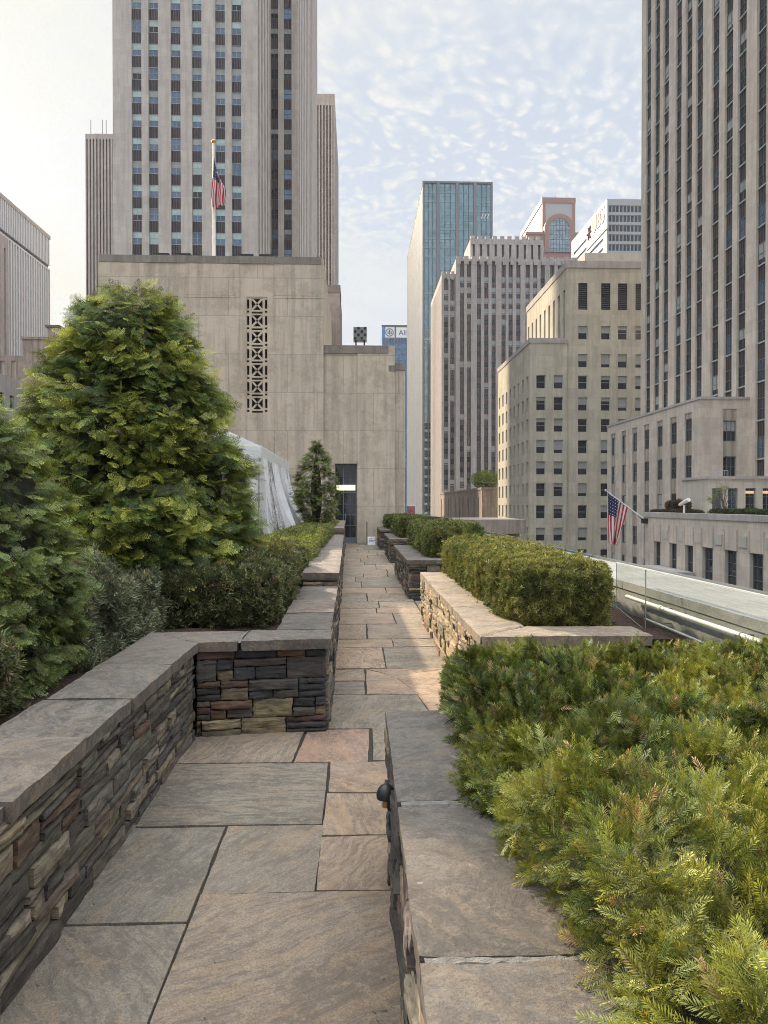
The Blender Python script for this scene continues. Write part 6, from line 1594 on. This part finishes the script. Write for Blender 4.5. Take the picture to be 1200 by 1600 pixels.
conifer('conifer_tree', 'blue green conifer cut by the left edge of the photo, nearest on the left', x2, Y2, 0.5,
        [(zt(1130, Y2), 110*s2), (zt(1060, Y2), 165*s2), (zt(950, Y2), 190*s2), (zt(850, Y2), 178*s2), (zt(760, Y2), 150*s2), (zt(700, Y2), 115*s2), (zt(655, Y2), 70*s2), (zt(600, Y2), 30*s2)],
        1050, 15, 0.090, [(0.10, 0.145, 0.045), (0.15, 0.20, 0.065), (0.20, 0.25, 0.085)], (0.46, 0.52, 0.12), 23, 0.12, 0.5, arc=-0.9)
Y3 = 22.0; x3 = at(494, 760, Y3).x; s3 = Y3/F_PX
conifer('conifer_tree', 'small narrow conifer in front of the glazed door and blank wall', x3, Y3, 0.6,
        [(zt(815, Y3), 26*s3), (zt(785, Y3), 36*s3), (zt(760, Y3), 33*s3), (zt(735, Y3), 29*s3), (zt(715, Y3), 20*s3), (zt(700, Y3), 9*s3), (zt(686, Y3), 5*s3)],
        480, 11, 0.13, CON, (0.40, 0.37, 0.06), 31, 0.30, 0.55)

# ---- greenery on the roofs across the street
def young_tree():
    X, Y0, top = POD; Y = Y0+7; c = at(757, 752, Y); t = thing('young_tree', 'small tree in fresh yellow green leaf on the railed low roof', 'tree', (c.x, Y, top+0.3))
    n = 5200; p = rs.normal(0, 1, (n, 3)); p = norm(p)*(rs.rand(n, 1)**0.45); p = p*np.array([3.9, 3.0, 2.3])*(1+0.25*lump(p, 1.8, 3))[:, None]+np.array([c.x, Y, c.z+0.4])
    p[:, 0] += 0.2
    cl = mixcol(n, [(0.22, 0.27, 0.04), (0.30, 0.34, 0.06), (0.16, 0.19, 0.03)], 0.15)
    scatter('crown', TUFTS, p, rs.normal(0, 1, (n, 3)), rs.normal(0, 1, (n, 3)), rs.uniform(0.13, 0.30, n), cl, M['leaf'], t, t.location)
    m = MB(); r = random.Random(6)
    for k in range(9):
        a = r.uniform(0, 6.28); L = r.uniform(1.2, 3.2); x0 = c.x+r.uniform(-1.2, 1.2); m.tube([(x0, Y, top+0.3), (x0+math.cos(a)*L*0.4, Y+math.sin(a)*0.6, c.z-0.3), (x0+math.cos(a)*L, Y+math.sin(a)*1.6, c.z+1.4)], [0.10, 0.06, 0.015], 5)
    part(m, 'trunk', [M['bark']], t)
young_tree()
def block_greens():
    Xb, Yc, tz, Ya = RB; z = tz-0.35
    GG = [(0.06, 0.09, 0.03), (0.10, 0.13, 0.04), (0.04, 0.06, 0.02)]
    a = at_x(1110, 797, Xb+1.0).y
    hedge('box_hedge', 'long low green hedge along the roof edge of the low limestone block', 'hedge', (Xb+0.7, Xb+1.6, 44.0, a, z, tz+0.28), 9000, 0.13, GG, None, seed=41, amp=0.05)
    b0, b1 = at_x(1094, 797, Xb+1.0).y, at_x(1020, 797, Xb+1.0).y
    hedge('box_hedge', 'sparse brown hedge strip beside the white telescope on the block roof', 'hedge', (Xb+0.7, Xb+1.5, b0, b1, z, tz+0.18), 5000, 0.12, [(0.10, 0.07, 0.05), (0.07, 0.06, 0.03)], None, seed=42, amp=0.05)
    p = at_x(1060, 792, Xb+3.0)
    hedge('bare_shrub', 'reddish brown rounded shrub behind the white telescope', 'shrub', (Xb+2.2, Xb+3.8, p.y-1.0, p.y+1.0, z, at(1060, 784, p.y).z), 4000, 0.14, [(0.16, 0.095, 0.065), (0.11, 0.075, 0.05)], None, seed=43, amp=0.10)
    p = at(1131, 770, 61.0); t = thing('young_tree', 'thin leafless tree with a few green leaves before the roof terrace windows', 'tree', (p.x, 61, z))
    m = MB(); r = random.Random(9); tips = []
    for k in range(16):
        a_ = r.uniform(0, 6.28); L = r.uniform(0.5, 1.3); h = r.uniform(1.2, 2.5)
        e = Vector((p.x+math.cos(a_)*L, 61+math.sin(a_)*L*0.6, z+h)); mid = Vector((p.x+math.cos(a_)*L*0.3, 61, z+h*0.55)); m.tube([(p.x, 61, z), mid, e], [0.05, 0.03, 0.008], 4)
        for q in range(4): f = e+Vector((r.uniform(-.4, .4), r.uniform(-.2, .2), r.uniform(-0.1, .35))); m.tube([mid.lerp(e, r.uniform(0.3, 0.9)), f], [0.012, 0.005], 3); tips.append(f)
    part(m, 'trunk', [M['bark']], t)
    P_ = np.array([tuple(v) for v in tips for _ in range(7)])+rs.normal(0, 0.12, (len(tips)*7, 3)); k = P_[:, 0] < p.x+0.1; P_ = P_[k | (rs.rand(len(P_)) < .2)]; n = len(P_)
    scatter('crown', TUFTS, P_, rs.normal(0, 1, (n, 3)), rs.normal(0, 1, (n, 3)), rs.uniform(0.06, 0.14, n), mixcol(n, [(0.22, 0.27, 0.05), (0.28, 0.30, 0.07)], 0.1), M['leaf'], t, t.location)
block_greens()

# ---- dry needles and leaf scraps blown against the foot of the walls
def litter():
    n = 900; r = np.random.RandomState(5); side = r.rand(n)
    y = r.uniform(0.8, 12, n); x = np.where(side < 0.45, np.where(y < 5.0, -1.07, -0.17), np.where(side < 0.75, np.where(y < 3.3, 0.10, np.where(y < 5.2, 0.5, 0.84)), 0.0))
    x = np.where(side < 0.45, x+np.abs(r.normal(0, 0.05, n)), np.where(side < 0.75, x-np.abs(r.normal(0, 0.04, n)), r.uniform(-0.9, 0.1, n)))
    keep = (side < 0.75) | (r.rand(n) < 0.25); x, y = x[keep], y[keep]; n = len(x)
    p = np.stack([x, y, np.full(n, 0.006)], 1); d = r.normal(0, 1, (n, 3)); d[:, 2] *= 0.1
    T = (np.array([[(-0.12, 0, 0), (0.12, 0.1, 0.02), (0, 1, 0.03)]], dtype=float), np.array([[1.0, 1.0, 1.0]]))
    cl = np.array([(0.16, 0.10, 0.06), (0.10, 0.06, 0.035), (0.22, 0.15, 0.08), (0.06, 0.045, 0.03)])[r.choice(4, n)]
    o = scatter('leaf_litter', [T], p, d, np.tile([0, 0, 1.0], (n, 1))+r.normal(0, 0.2, (n, 3)), r.uniform(0.008, 0.026, n), cl, M['leaf'], None, (0, 0, 0))
    tag(o, kind='stuff')
litter()

# ---- thin city haze: the far blocks are paler than the near ones
def haze():
    m = bpy.data.materials.new('haze'); m.use_nodes = True; t = NT(m.node_tree); t.n.clear()
    o = t.new('ShaderNodeOutputMaterial'); v = t.new('ShaderNodeVolumePrincipled'); v.inputs['Color'].default_value = (0.93, 0.95, 1.0, 1)
    v.inputs['Density'].default_value = 0.00017; v.inputs['Anisotropy'].default_value = 0.0; t.l.new(v.outputs[0], o.inputs['Volume'])
    g = MB(); g.box(-260, 260, -60, 640, BASE-1, 262, 0); ob = g.build('haze', [m]); tag(ob, kind='stuff')
haze()
